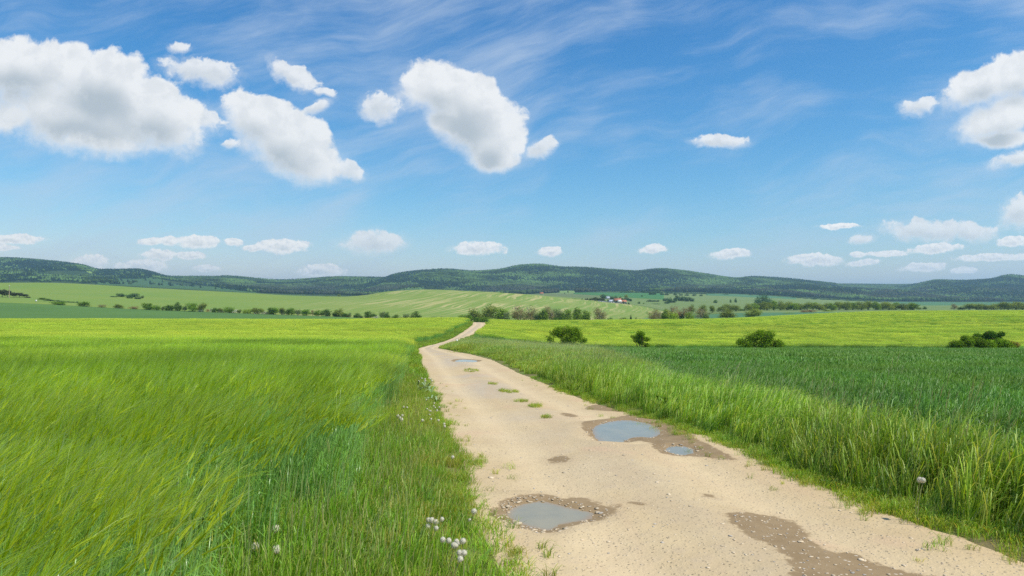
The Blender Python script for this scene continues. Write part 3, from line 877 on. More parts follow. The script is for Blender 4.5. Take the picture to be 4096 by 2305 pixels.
def barley_clump(k, rad, n, detail):
    """detail 2 near (thin awns), 1 middle, 0 far"""
    p = PB()
    HEAD, AWN = HEADS[detail], AWNS[detail]
    aw = (0.00125, 0.0030, 0.010)[2 - detail]
    na = (13, 7, 4)[2 - detail]
    for _ in range(n):
        r = rad * math.sqrt(random.random()); a = random.uniform(0, 6.28)
        x, y = r * math.cos(a), r * math.sin(a)
        H = random.gauss(0.88, 0.06)
        lean = random.gauss(0.06, 0.05); side = random.gauss(0.03, 0.05)
        sw = (0.0032, 0.005, 0.010)[2 - detail]
        pts = [(x, y, -0.03), (x + lean * 0.15, y + side * 0.1, H * 0.4), (x + lean * 0.5, y + side * 0.4, H * 0.75), (x + lean, y + side, H)]
        st = jit(STEM)
        p.ribbon(pts if detail else pts[1:], [sw * 1.2, sw, sw, sw * 0.7][:4 if detail else 3], st, jit((0.26, 0.46, 0.08)))
        nl = 2 if detail == 2 else 1
        for q in range(nl):
            h0 = H * random.uniform(0.30, 0.80); a2 = random.uniform(0, 6.28); L = random.uniform(0.12, 0.22)
            dx_, dy_ = math.cos(a2) * 0.55 + 0.25, math.sin(a2) * 0.55
            bx, by = x + lean * (h0 / H) ** 2, y
            lw = random.uniform(0.006, 0.011) * (1, 1.1, 1.6)[2 - detail]
            p.ribbon([(bx, by, h0), (bx + dx_ * L * 0.45, by + dy_ * L * 0.45, h0 + L * 0.65), (bx + dx_ * L, by + dy_ * L, h0 + L * random.uniform(0.1, 0.7))],
                     [lw, lw * 0.9, 0], jit(LEAFC), jit((0.24, 0.46, 0.05)), (-dy_, dx_ , 0.2))
        # the ear bends away with the wind, awns carry on
        tx, ty, tz = x + lean, y + side, H
        hd = random.gauss(0.50, 0.26)
        ux, uy, uz = math.sin(hd) * random.uniform(0.7, 1.1), random.gauss(0.10, 0.22), math.cos(hd)
        hl = random.uniform(0.06, 0.085)
        hw = (0.009, 0.011, 0.020)[2 - detail]
        e1 = (tx + ux * hl * 0.5, ty + uy * hl * 0.5, tz + uz * hl * 0.5); e2 = (tx + ux * hl, ty + uy * hl, tz + uz * hl)
        hc = jit(HEAD)
        p.ribbon([(tx, ty, tz), e1, e2], [hw * 0.5, hw, hw * 0.4], hc, jit(HEAD), (0, 1, 0))
        if detail == 2: p.ribbon([(tx, ty, tz), e1, e2], [hw * 0.5, hw, hw * 0.4], hc, jit(HEAD), (uz, 0, -ux))
        for q in range(na):
            f = (q + 0.5) / na
            bx, by, bz = tx + ux * hl * f, ty + uy * hl * f, tz + uz * hl * f
            L = random.uniform(0.12, 0.18)
            vx, vy, vz = ux + random.gauss(0.03, 0.12), uy + random.gauss(0, 0.13), uz + random.gauss(-0.02, 0.12)
            ac_ = jit(AWN if random.random() < 0.8 or not detail else (0.36, 0.45, 0.14), 0.22 if detail else 0.10)
            an = random.uniform(0, 3.14)
            if detail == 2:
                p.ribbon([(bx, by, bz), (bx + vx * L * 0.6, by + vy * L * 0.6, bz + vz * L * 0.6), (bx + vx * L + 0.01, by + vy * L, bz + vz * L - 0.012)], [aw, aw * 0.8, 0], ac_, ac_, (-math.sin(an) * 0.5, math.cos(an), 0.4))
            else:
                p.ribbon([(bx, by, bz), (bx + vx * L, by + vy * L, bz + vz * L)], [aw, 0], ac_, ac_, (-math.sin(an) * 0.5, math.cos(an), 0.3))
    return p.mesh('barley_clump', M_BAR if detail else M_BAR0)


def grass_clump(rad, n, h, w, cols, heads=0.0, headc=(0.20, 0.16, 0.09), bend=0.4, m=None, stiff=1.0, lean=0.12):
    p = PB()
    for _ in range(n):
        r = rad * math.sqrt(random.random()); a = random.uniform(0, 6.28)
        x, y = r * math.cos(a), r * math.sin(a)
        H = h * random.uniform(0.55, 1.15)
        a2 = random.uniform(0, 6.28); B = H * bend * random.uniform(0.2, 1.1)
        dx_, dy_ = math.cos(a2) * B + lean * H, math.sin(a2) * B
        ww_ = w * random.uniform(0.7, 1.3)
        c = jit(random.choice(cols), 0.25)
        c2 = (c[0] * 1.25, c[1] * 1.15, c[2])
        p.ribbon([(x, y, -0.03), (x + dx_ * 0.22, y + dy_ * 0.22, H * 0.5 * stiff), (x + dx_ * 0.62, y + dy_ * 0.62, H * 0.85), (x + dx_ * 1.15, y + dy_ * 1.15, H * (1.0 - 0.25 * random.random() * bend * 2))],
                 [ww_, ww_ * 0.95, ww_ * 0.7, 0], c, c2)
        if random.random() < heads:
            H2 = H * random.uniform(1.1, 1.45); lx = lean * H2 + random.gauss(0, 0.05); ly = random.gauss(0, 0.05)
            p.ribbon([(x, y, 0), (x + lx * 0.4, y + ly * 0.4, H2 * 0.6), (x + lx, y + ly, H2)], [0.0022, 0.002, 0.0016], (0.30, 0.38, 0.09), jit(headc))
            hl = random.uniform(0.04, 0.09)
            hc = jit(headc, 0.3)
            for fa in ((0, 1, 0), (1, 0, 0)):
                p.ribbon([(x + lx, y + ly, H2 - hl * 0.2), (x + lx * 1.06, y + ly, H2 + hl * 0.4), (x + lx * 1.2, y + ly, H2 + hl)], [0.002, 0.0050, 0.0015], hc, hc, fa)
    return p


def gn_scatter(name, clumps, XYZ, rot, scl, tone, hue, label=None):
    """clumps planted on points: one uncountable object"""
    cc = bpy.data.collections.new(name + '_sources')
    for i, c in enumerate(clumps):
        o = bpy.data.objects.new('%s_%02d' % (c.name.split('.')[0], i), c)
        cc.objects.link(o)
    n = len(XYZ)
    me = bpy.data.meshes.new(name)
    me.vertices.add(n); me.vertices.foreach_set('co', np.asarray(XYZ, np.float32).ravel())
    for k, ty, a in (('rot', 'FLOAT_VECTOR', rot), ('scl', 'FLOAT_VECTOR', scl)):
        t = me.attributes.new(k, ty, 'POINT'); t.data.foreach_set('vector', np.asarray(a, np.float32).ravel())
    for k, a in (('tone', tone), ('hue', hue)):
        t = me.attributes.new(k, 'FLOAT', 'POINT'); t.data.foreach_set('value', np.asarray(a, np.float32))
    t = me.attributes.new('pick', 'INT', 'POINT'); t.data.foreach_set('value', RS.randint(0, len(clumps), n).astype(np.int32))
    o = link(name, me)
    ng = bpy.data.node_groups.new(name + '_planting', 'GeometryNodeTree')
    ng.interface.new_socket('Geometry', in_out='INPUT', socket_type='NodeSocketGeometry')
    ng.interface.new_socket('Geometry', in_out='OUTPUT', socket_type='NodeSocketGeometry')
    N, Lk = ng.nodes, ng.links
    gi, go = N.new('NodeGroupInput'), N.new('NodeGroupOutput')
    ip = N.new('GeometryNodeInstanceOnPoints'); ip.inputs['Pick Instance'].default_value = True
    ci_ = N.new('GeometryNodeCollectionInfo'); ci_.inputs['Collection'].default_value = cc
    ci_.inputs['Separate Children'].default_value = True; ci_.inputs['Reset Children'].default_value = True
    def named(k, ty):
        a = N.new('GeometryNodeInputNamedAttribute'); a.data_type = ty; a.inputs['Name'].default_value = k
        return a.outputs['Attribute']
    Lk.new(gi.outputs[0], ip.inputs['Points']); Lk.new(ci_.outputs[0], ip.inputs['Instance'])
    Lk.new(named('pick', 'INT'), ip.inputs['Instance Index'])
    Lk.new(named('rot', 'FLOAT_VECTOR'), ip.inputs['Rotation'])
    Lk.new(named('scl', 'FLOAT_VECTOR'), ip.inputs['Scale'])
    Lk.new(ip.outputs[0], go.inputs[0])
    md = o.modifiers.new('planting', 'NODES'); md.node_group = ng
    tag(o, label=label, kind='stuff')
    return o


def field_points(dens, d0, d1, xfun0, xfun1, power=0.0, umin=-260, umax=4360):
    """random points between two side curves, within reach of the view; dens per m2 (may fall with distance)"""
    ys, xs = [], []
    d = d0
    while d < d1:
        dd = min(max(0.4, d * 0.06), d1 - d + 1e-6)
        ym = d + dd / 2
        x0 = float(xfun0(ym)); x1 = float(xfun1(ym))
        wide = 1000 if d > 40 else 0
        x0 = max(x0, (umin - wide - 2048) / F * ym - 1.5); x1 = min(x1, (umax + wide - 2048) / F * ym + 1.5)
        if x1 > x0:
            dn = dens(ym) if callable(dens) else dens
            k = RS.poisson((x1 - x0) * dd * dn)
            y = RS.uniform(d, d + dd, k); x = x0 + (x1 - x0) * RS.rand(k)
            ok = (x > xfun0(y)) & (x < xfun1(y))
            ys.append(y[ok]); xs.append(x[ok])
        d += dd
    return np.concatenate(xs), np.concatenate(ys)


def ridge(x, y, seed):
    """long wind and drill streaks lying across the view"""
    n = fbm((x + 0.10 * y) / 26.0, (y - 0.05 * x) / 2.6, seed, 4, 0.6)
    return n


def tram(x, y):
    """paired wheel lines of the sprayer; 1 inside a line"""
    s = (y + 0.05 * x + 2.2 * np.sin(x / 31.0)) / 17.0
    f = (s - np.floor(s)) * 17.0
    return np.maximum(np.exp(-((f - 11.7) / 0.55) ** 2), np.exp(-((f - 13.9) / 0.55) ** 2))


bar2 = [barley_clump(i, 0.27, 84, 2) for i in range(10)]
bar1 = [barley_clump(i, 0.45, 170, 1) for i in range(8)]
bar0 = [barley_clump(i, 0.85, 230, 0) for i in range(6)]


def plant_barley(name, xf0, xf1, d0, d1, lvl, dens, seed, label):
    x, y = field_points(dens, d0, d1, xf0, xf1)
    tr = tram(x, y) if (seed < 100) else tram(x, y + 7)
    keep = RS.rand(len(x)) > tr * 1.1
    x, y = x[keep], y[keep]
    n = len(x)
    st = ridge(x, y, seed)
    gust = fbm(x / 3.2, y / 5.0, seed + 3, 3)
    z = G(x, y)
    rot = np.stack([RS.normal(0, 0.03, n), 0.02 + 0.30 * (gust - 0.42), RS.uniform(-0.30, 0.30, n)], -1)
    big = fbm(x / 30, y / 30, seed + 9, 3)
    zs = 1.0 + 0.30 * (st - 0.5) + 0.10 * (big - 0.5) + RS.normal(0, 0.02, n)
    scl = np.stack([np.ones(n), np.ones(n), zs], -1)
    tone = np.clip(0.5 + 1.1 * (st - 0.5) + 0.8 * (gust - 0.5) + RS.normal(0, 0.08, n), 0, 1)  # light and dark of the wind waves put into clump brightness
    hue = np.clip(0.42 + 0.8 * (big - 0.5) + 1.5 * (gust - 0.5) + RS.normal(0, 0.1, n), 0, 1)  # gusts turn clumps paler: silky sheen put into the colour
    gn_scatter(name, (bar2, bar1, bar0)[2 - lvl], np.stack([x, y, z], -1), rot, scl, tone, hue, label)


FAR = lambda y: np.full(np.shape(y), 900.0)
REACH = lambda y: np.asarray(y, float) * 0.80
NEAR = lambda y: np.full(np.shape(y), -900.0)
jag = lambda y, s: 0.10 * (vnoise(np.asarray(y, float) * 2.2, np.asarray(y, float) * 0 + s, 77) - 0.5) * 2
XBLj = lambda y: XBL(y) + jag(y, 3)
plant_barley('barley', NEAR, XBLj, 1.2, 13.0, 2, 5.6, 1, 'ripening green barley in the near field left of the track')
plant_barley('barley', NEAR, XBLj, 12.8, 48, 1, lambda d: 3.6, 2, 'green barley in the middle of the field left of the track')
plant_barley('barley', NEAR, XBL, 46, 236, 0, lambda d: 1.35 if d < 120 else 1.0, 3, 'pale green barley on the far rise left of the track')
plant_barley('barley', XBR, FAR, 111.5, 300, 0, lambda d: 1.25 if d < 180 else 0.75, 104, 'pale green barley on the slope behind the wheat, right of the track')


def canopy(name, xf0, xf1, d0, d1, hgt, m, inset=0.6, nu=90, nd=150, umin=-1300, umax=5400):
    """the dense lower leaf layer of a crop"""
    ds = np.exp(np.linspace(math.log(d0), math.log(d1), nd))
    x0 = np.maximum(xf0(ds) + inset, (umin - 2048) / F * ds); x1 = np.minimum(xf1(ds) - inset, (umax - 2048) / F * ds)
    x1 = np.maximum(x1, x0 + 0.01)
    t = np.linspace(0, 1, nu)
    X = x0[:, None] * (1 - t) + x1[:, None] * t
    Y = np.repeat(ds[:, None], nu, 1)
    Z = G(X, Y) + hgt + 0.10 * (fbm(X / 0.7, Y / 0.7, 61, 3) - 0.5)
    Z = Z - 0.5 * tram(X, Y) * (Y < 60)
    Z[0] -= hgt; Z[-1] -= hgt; Z[:, 0] -= hgt * (x0 > -50); Z[:, -1] -= hgt
    return tag(link(name, build_mesh(name, np.stack([X, Y, Z], -1).reshape(-1, 3), grid_faces(nd, nu), None, m, smooth=True)), kind='stuff')


def under_mat(name, c1, c2):
    m, b, out = mat(name)
    P = pos(b)
    n1 = b.noise(b.vm('MULTIPLY', P, (0.6, 3.0, 1)), 1.2, 4, 0.7)
    n = b.noise(P, 7, 4, 0.7)
    principled(b, out, b.mix(b.ss(b.m('ADD', b.m('MULTIPLY', n, 0.5), b.m('MULTIPLY', n1, 0.5)), 0.35, 0.65), c1, c2), 0.8, 0.1, bump(b, n, 1.0, 0.12))
    return m


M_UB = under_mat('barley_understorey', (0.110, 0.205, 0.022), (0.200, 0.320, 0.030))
M_UB2 = under_mat('shaded_barley_undergrowth', (0.045, 0.105, 0.010), (0.080, 0.160, 0.016))  # near leaf layer, colour darkened to stand for shade between the stems
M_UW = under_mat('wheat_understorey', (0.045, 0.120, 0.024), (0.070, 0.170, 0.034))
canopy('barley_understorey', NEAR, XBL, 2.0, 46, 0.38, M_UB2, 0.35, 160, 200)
canopy('barley_understorey', NEAR, XBL, 44, 238, 0.66, M_UB, 0.35, 160, 200)
plant_barley('barley', XBR, REACH, 110.6, 114.5, 1, lambda d: 6.0, 105, 'green front wall of the barley facing the wheat')
canopy('barley_understorey', XBR, FAR, 113.4, 302, 0.66, M_UB, 0.3, 160, 160)

# wheat: broad blue-green blades
wcols = [(0.105, 0.245, 0.026), (0.080, 0.205, 0.022), (0.122, 0.275, 0.030), (0.150, 0.305, 0.042)]
wh1 = [grass_clump(0.28, 95, 0.46, 0.012, wcols, 0, bend=0.55, lean=0.15).mesh('wheat_clump', M_WHT) for _ in range(7)]
wh0 = [grass_clump(0.60, 190, 0.46, 0.024, wcols, 0, bend=0.55, lean=0.15).mesh('wheat_clump', M_WHT) for _ in range(6)]


def plant(name, clumps, xf0, xf1, d0, d1, dens, seed, label, zs=(0.8, 1.2), hz=lambda x, y: 1.0, lean=(0.0, 0.0), keepf=None, tonef=None, huef=None):
    x, y = field_points(dens, d0, d1, xf0, xf1)
    if keepf is not None:
        k = RS.rand(len(x)) < keepf(x, y); x, y = x[k], y[k]
    n = len(x)
    g = fbm(x / 1.7, y / 2.2, seed, 3)
    h = RS.uniform(zs[0], zs[1], n) * hz(x, y)
    rot = np.stack([RS.normal(0, 0.08, n), lean[0] + lean[1] * (g - 0.4) + RS.normal(0, 0.05, n), RS.uniform(-0.7, 0.7, n)], -1)
    s = np.clip(h, 0.35, 1.3) ** 0.5
    scl = np.stack([s, s, h], -1)
    tone = np.clip((tonef(x, y) if tonef else 0.5 + 1.2 * (g - 0.5)) + RS.normal(0, 0.12, n), 0, 1)
    hue = np.clip((huef(x, y) if huef else 0.5 + 1.5 * (fbm(x / 4, y / 6, seed + 5, 3) - 0.5)) + RS.normal(0, 0.15, n), 0, 1)
    return gn_scatter(name, clumps, np.stack([x, y, G(x, y)], -1), rot, scl, tone, hue, label)


XWj = lambda y: XW(y) + jag(y, 5)
plant('wheat', wh1, XWj, FAR, 4, 30, 8.5, 201, 'dark blue-green young wheat, the near part of the field right of the track', lean=(0.05, 0.2))
plant('wheat', wh0, XWj, FAR, 29, 108.5, lambda d: 2.6 if d < 60 else 2.0, 202, 'dark blue-green young wheat stretching back to the bushes', lean=(0.05, 0.2), tonef=lambda x, y: 0.5 + 1.8 * (ridge(x, y, 57) - 0.5) - 0.35 * tram(x, y + 4))
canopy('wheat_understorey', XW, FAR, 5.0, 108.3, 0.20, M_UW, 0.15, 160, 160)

# verges
gcols = [(0.225, 0.405, 0.022), (0.275, 0.450, 0.030), (0.165, 0.335, 0.024), (0.320, 0.430, 0.050), (0.330, 0.360, 0.080)]
rcols = [(0.240, 0.430, 0.026), (0.310, 0.490, 0.045), (0.180, 0.350, 0.028), (0.420, 0.520, 0.120)]
dcols = [(0.340, 0.400, 0.050), (0.400, 0.400, 0.090), (0.260, 0.380, 0.040), (0.400, 0.400, 0.110)]
gA = [grass_clump(0.12, 66, 0.26, 0.0050, gcols, 0.04, (0.44, 0.46, 0.16)).mesh('grass_clump', M_GRS) for _ in range(9)]
gD = [grass_clump(0.11, 64, 0.22, 0.0040, dcols, 0.07, (0.48, 0.48, 0.18)).mesh('grass_clump', M_GRS) for _ in range(6)]
gS = [grass_clump(0.10, 46, 0.10, 0.0042, dcols[:3] + gcols[:3], 0.0, bend=0.9).mesh('grass_clump', M_GRS) for _ in range(6)]
gR = [grass_clump(0.15, 66, 0.50, 0.0085, rcols, 0.03, (0.46, 0.46, 0.24), bend=0.45, lean=0.22).mesh('grass_clump', M_GRS) for _ in range(9)]
gF = [grass_clump(0.40, 150, 0.38, 0.017, gcols, 0.03, (0.44, 0.44, 0.20)).mesh('grass_clump', M_GRS) for _ in range(6)]
gFR = [grass_clump(0.42, 150, 0.52, 0.018, rcols + dcols[:2], 0.05, (0.66, 0.68, 0.30), lean=0.2).mesh('grass_clump', M_GRS) for _ in range(6)]

XLs = lambda y: XL(y) - 0.06 + 0.11 * (vnoise(np.asarray(y, float) * 1.3, np.zeros(np.shape(y)) + 9, 5) - 0.5) * 2
XRs = lambda y: XR(y) + 0.04 + 0.12 * (vnoise(np.asarray(y, float) * 1.3, np.zeros(np.shape(y)) + 4, 6) - 0.5) * 2
# left verge: low at the track, taller and greener toward the barley
hzL = lambda x, y: 0.42 + 0.75 * sst(XL(y) - x, 0.0, 0.75) + 0.35 * sst(XL(y) - x, 0.8, 1.4)
plant('verge_grass', gA, lambda y: XBL(y) - 0.65, lambda y: XLs(y) - 0.22, 2.6, 24, lambda d: 42 if d < 12 else 24, 301, 'green verge grass between the barley and the track', hz=hzL)
plant('verge_grass', gD, lambda y: XBL(y) + 0.35, lambda y: XLs(y) - 0.10, 2.6, 24, lambda d: 22 if d < 12 else 13, 302, 'brownish flowering grass on the left verge', hz=hzL,
      keepf=lambda x, y: 0.25 + 0.9 * sst(fbm(x / 0.8, y / 1.6, 71, 3), 0.42, 0.58))
plant('verge_grass', gS, lambda y: XLs(y) - 0.42, lambda y: XLs(y) + 0.06, 3.0, 26, lambda d: 55 if d < 14 else 30, 303, 'short trodden grass along the left edge of the track', hz=lambda x, y: 0.9)
plant('verge_grass', gF, lambda y: XBL(y) - 0.3, lambda y: XL(y) - 0.25, 23, 230, lambda d: 6 if d < 80 else 3, 304, 'far verge grass along the left side of the winding track',
      hz=lambda x, y: 0.55 + 0.3 * sst(XL(y) - x, 0, 1.2))
# right verge
hzR = lambda x, y: (0.50 + 0.66 * sst(x - XR(y), 0.0, 0.75)) * (0.85 + 0.35 * fbm(x / 1.1, y / 2.0, 81, 2))
XRE = lambda y: XW(y) + 0.18
plant('verge_grass', gR, lambda y: XRs(y) + 0.20, XRE, 3.2, 26, lambda d: 42 if d < 12 else 22, 305, 'tall lush grass on the right verge, leaning in the wind', hz=hzR, lean=(0.06, 0.5))
plant('verge_grass', gA, lambda y: XRs(y) + 0.02, lambda y: XR(y) + 1.0, 3.2, 26, lambda d: 44 if d < 12 else 15, 306, 'low green grass at the foot of the right verge', hz=lambda x, y: 0.45 + 0.6 * sst(x - XR(y), 0.1, 0.9))
plant('verge_grass', gS, lambda y: XRs(y) - 0.08, lambda y: XRs(y) + 0.40, 3.2, 26, lambda d: 85 if d < 14 else 30, 307, 'short trodden grass along the right edge of the track', hz=lambda x, y: 0.9)
plant('verge_grass', gFR, lambda y: XR(y) + 0.35, XRE, 25, 112, lambda d: 5.5, 308, 'tall pale-headed grass beside the wheat, farther along', hz=lambda x, y: 0.30 + 0.8 * sst(x - XR(y), 0.0, 2.2))
plant('verge_grass', gF, lambda y: XR(y) + 0.2, lambda y: XBR(y) + 0.3, 112, 230, lambda d: 3, 309, 'far verge grass along the right side of the winding track', hz=lambda x, y: 0.7)
plant('verge_grass', gF, lambda y: XW(y), FAR, 108.0, 111.3, lambda d: 8, 310, 'pale grass strip between the wheat and the barley', hz=lambda x, y: 0.95)
# tufts inside the track
tx, ty = [], []
for (u, v, ru, rv, k) in ((1885, 1487, 32, 7, 60), (1970, 1541, 18, 4, 16), (2035, 1572, 40, 6, 46), (2085, 1612, 30, 5, 20), (2140, 1632, 26, 5, 34), (2185, 1680, 16, 4, 14), (2350, 2190, 0, 0, 0),
                          (2060, 2225, 12, 10, 5), (1868, 1832, 20, 14, 8), (1915, 1865, 22, 16, 10), (2720, 1735, 30, 14, 22), (2930, 1790, 30, 12, 12), (3220, 1945, 20, 12, 8), (3010, 1800, 20, 12, 8), (1810, 1409, 20, 3, 18), (2050, 2262, 8, 6, 3)):
    for _ in range(k):
        a = random.uniform(0, 6.28); r = math.sqrt(random.random())
        x, y = hit(u + ru * r * math.cos(a), v + rv * r * math.sin(a))
        tx.append(x); ty.append(y)
for _ in range(120):   # loose sprigs on the dirt near both edges
    y = math.exp(random.uniform(math.log(4.2), math.log(24)))
    side = random.random() < 0.4
    x = float(XL(y)) + abs(random.gauss(0, 0.22)) if side else float(XR(y)) - abs(random.gauss(0, 0.30))
    tx.append(x); ty.append(y)
tx, ty = np.array(tx), np.array(ty); n = len(tx)
tz = track_z(tx, ty)[0]
gn_scatter('grass_tuft', [grass_clump(random.uniform(0.03, 0.08), random.randint(8, 26), random.uniform(0.045, 0.09), 0.0036, dcols + gcols[:2], 0.0, bend=1.5, lean=random.uniform(-0.2, 0.4)).mesh('grass_sprig', M_GRS) for _ in range(6)],
           np.stack([tx, ty, tz], -1), np.stack([RS.normal(0, 0.1, n), RS.normal(0, 0.1, n), RS.uniform(0, 6.28, n)], -1),
           np.repeat(RS.uniform(0.55, 1.15, (n, 1)), 3, 1), RS.rand(n), RS.rand(n), 'small grass tufts growing on the bare dirt of the track')
print('stage: crops')
# ================================================================== TREES AND BUSHES
def card_crown(name, lobes, n, size, m, up_bias=0.35, shell=0.45, tint=None, squash=0.75, flat_bottom=None):
    """foliage: many small leaf-spray faces through the volume of the lobes"""
    L = np.array(lobes, float)
    vol = L[:, 3] * L[:, 4] * L[:, 5]
    k = RS.choice(len(L), n, p=vol ** 0.8 / (vol ** 0.8).sum())
    d = RS.normal(0, 1, (n, 3)); d /= np.linalg.norm(d, axis=1, keepdims=True)
    r = RS.rand(n) ** shell
    # ragged outline
    rag = 1 + 0.30 * (RS.rand(n) ** 4) - 0.10 * RS.rand(n)
    c = L[k, :3] + d * L[k, 3:6] * (r * rag)[:, None]
    if flat_bottom is not None:
        low = c[:, 2] < flat_bottom
        c[low, 2] = flat_bottom + RS.rand(low.sum()) * 0.1
    nrm = d * 0.7 + RS.normal(0, 0.7, (n, 3)) + np.array([0, 0, up_bias])
    nrm /= np.linalg.norm(nrm, axis=1, keepdims=True)
    a = np.cross(nrm, RS.normal(0, 1, (n, 3))); a /= np.linalg.norm(a, axis=1, keepdims=True)
    b_ = np.cross(nrm, a)
    s = size * RS.uniform(0.6, 1.4, (n, 1)) / 2
    a *= s; b_ *= s * squash
    V = np.stack([c - a, c - b_ * 0.9 + a * 0.1, c + a, c + b_ - a * 0.15], 1).reshape(-1, 3)
    Q4 = np.arange(4 * n).reshape(-1, 4)
    t = np.repeat(np.clip(RS.rand(n) if tint is None else tint(c), 0, 1), 4)
    return build_mesh(name, V, Q4, None, m, {'tint': t})


def tube(V, Fc, pts, rad, sides=6):
    pts = [Vector(p) for p in pts]
    base = len(V)
    for i, p in enumerate(pts):
        t = (pts[min(i + 1, len(pts) - 1)] - pts[max(i - 1, 0)]).normalized()
        a = t.orthogonal().normalized(); b_ = t.cross(a)
        for k in range(sides):
            an = 2 * math.pi * k / sides
            V.append(tuple(p + (a * math.cos(an) + b_ * math.sin(an)) * rad[i]))
    for i in range(len(pts) - 1):
        for k in range(sides):
            k2 = (k + 1) % sides
            Fc.append((base + i * sides + k, base + i * sides + k2, base + (i + 1) * sides + k2, base + (i + 1) * sides + k))


def trunk_mesh(name, H, rb, m, limbs=7, spread=0.3, start=0.25, multi=1, twigs=0):
    V, Fc = [], []
    for q in range(multi):
        ox, oy = (0, 0) if multi == 1 else (random.gauss(0, spread * 0.25) * H, random.gauss(0, spread * 0.2) * H)
        lx, ly = random.gauss(0, 0.04) * H + ox * 1.2, random.gauss(0, 0.04) * H + oy * 1.2
        r0 = rb * random.uniform(0.6, 1.0) if multi > 1 else rb
        top = H * random.uniform(0.75, 0.95)
        pts = [(ox * 0.3, oy * 0.3, -0.25), (ox * 0.5 + lx * 0.1, oy * 0.5 + ly * 0.1, top * 0.3), (ox * 0.8 + lx * 0.5, oy * 0.8 + ly * 0.5, top * 0.65), (ox + lx, oy + ly, top)]
        tube(V, Fc, pts, [r0 * 1.2, r0 * 0.8, r0 * 0.5, r0 * 0.15])
        for _ in range(limbs):
            f = random.uniform(start, 0.9); a = random.uniform(0, 6.28)
            bx = pts[0][0] * (1 - f) + pts[3][0] * f; by = pts[0][1] * (1 - f) + pts[3][1] * f; bz = top * f
            L = H * spread * random.uniform(0.6, 1.1) * (1.15 - f * 0.6)
            ex, ey, ez = bx + math.cos(a) * L, by + math.sin(a) * L, bz + L * random.uniform(0.35, 0.95)
            tube(V, Fc, [(bx, by, bz), ((bx + ex) / 2, (by + ey) / 2, bz + (ez - bz) * 0.4), (ex, ey, ez)], [r0 * 0.38 * (1.1 - f), r0 * 0.25 * (1.1 - f), r0 * 0.06], 5)
            for _t in range(twigs):
                g = random.uniform(0.4, 1.0); cx, cy, cz = bx + (ex - bx) * g, by + (ey - by) * g, bz + (ez - bz) * g
                a3 = a + random.uniform(-1, 1); l3 = L * random.uniform(0.25, 0.5)
                tube(V, Fc, [(cx, cy, cz), (cx + math.cos(a3) * l3, cy + math.sin(a3) * l3, cz + l3 * random.uniform(0.3, 1.0))], [r0 * 0.10, r0 * 0.03], 3)
    return build_mesh(name, V, Fc, None, m, smooth=True)


def bark_mat(name, c1, c2):
    m, b, out = mat(name)
    t = b.new('ShaderNodeTexCoord')
    n = b.noise(b.vm('MULTIPLY', t.outputs['Object'], (6, 6, 1.5)), 2.0, 3, 0.6)
    principled(b, out, b.mix(n, c1, c2), 0.9, 0.1)
    return m


B_DARK = bark_mat('dark_bark', (0.07, 0.055, 0.04), (0.14, 0.11, 0.08))
B_PALE = bark_mat('pale_bark', (0.30, 0.29, 0.24), (0.20, 0.18, 0.14))
L_GREEN = leaf_mat('leaf_fresh_green', (0.085, 0.180, 0.016), (0.220, 0.370, 0.030))
L_LEAFY = leaf_mat('leaf_spring_green', (0.120, 0.210, 0.024), (0.280, 0.410, 0.050))
L_DARK = leaf_mat('leaf_dark_green', (0.045, 0.110, 0.014), (0.130, 0.240, 0.026))
L_OLIVE = leaf_mat('leaf_olive', (0.150, 0.200, 0.040), (0.300, 0.370, 0.070))
L_BROWN = leaf_mat('leaf_brownish', (0.230, 0.205, 0.085), (0.400, 0.350, 0.160))
L_RUST = leaf_mat('leaf_rusty', (0.240, 0.150, 0.070), (0.360, 0.240, 0.115))
L_PALE = leaf_mat('leaf_grey_green', (0.140, 0.210, 0.070), (0.270, 0.350, 0.130))
L_YEL = leaf_mat('leaf_yellow_green', (0.190, 0.300, 0.020), (0.330, 0.460, 0.040))
L_BLOS = leaf_mat('white_blossom', (0.30, 0.36, 0.22), (0.72, 0.72, 0.64))
L_CON = leaf_mat('conifer_needles', (0.018, 0.050, 0.018), (0.050, 0.105, 0.035), 0.1)
L_CYP = leaf_mat('cypress_green', (0.045, 0.065, 0.020), (0.105, 0.120, 0.035), 0.1)
L_PINE = leaf_mat('pine_needles', (0.045, 0.060, 0.032), (0.100, 0.110, 0.065), 0.1)
L_FAR = leaf_mat('leaf_far_green', (0.032, 0.085, 0.032), (0.085, 0.160, 0.060), 0.15)


def dome_lobes(w, h, k, base=0.0, jx=0.5):
    """unit tree 1 high: lobes piled in a dome of width w"""
    out = []
    for _ in range(k):
        a = random.uniform(0, 6.28); r = w * 0.5 * math.sqrt(random.random()) * 0.72
        top = base + (h - base) * math.sqrt(max(0.05, 1 - (r / (w * 0.5)) ** 2 * 0.8))
        z = random.uniform(base + 0.12, top * 0.86)
        s = random.uniform(0.16, 0.26) * min(w, h) * 1.15
        out.append((r * math.cos(a), r * math.sin(a), z, s * 1.15, s * 1.15, s * 0.95))
    for i in range(7):
        a = i * 0.9 + random.uniform(-0.2, 0.2); r = w * random.uniform(0.22, 0.34)
        out.append((r * math.cos(a), r * math.sin(a), base + random.uniform(0.20, 0.38), w * 0.19, w * 0.19, 0.20))
    return out


KIND = {}


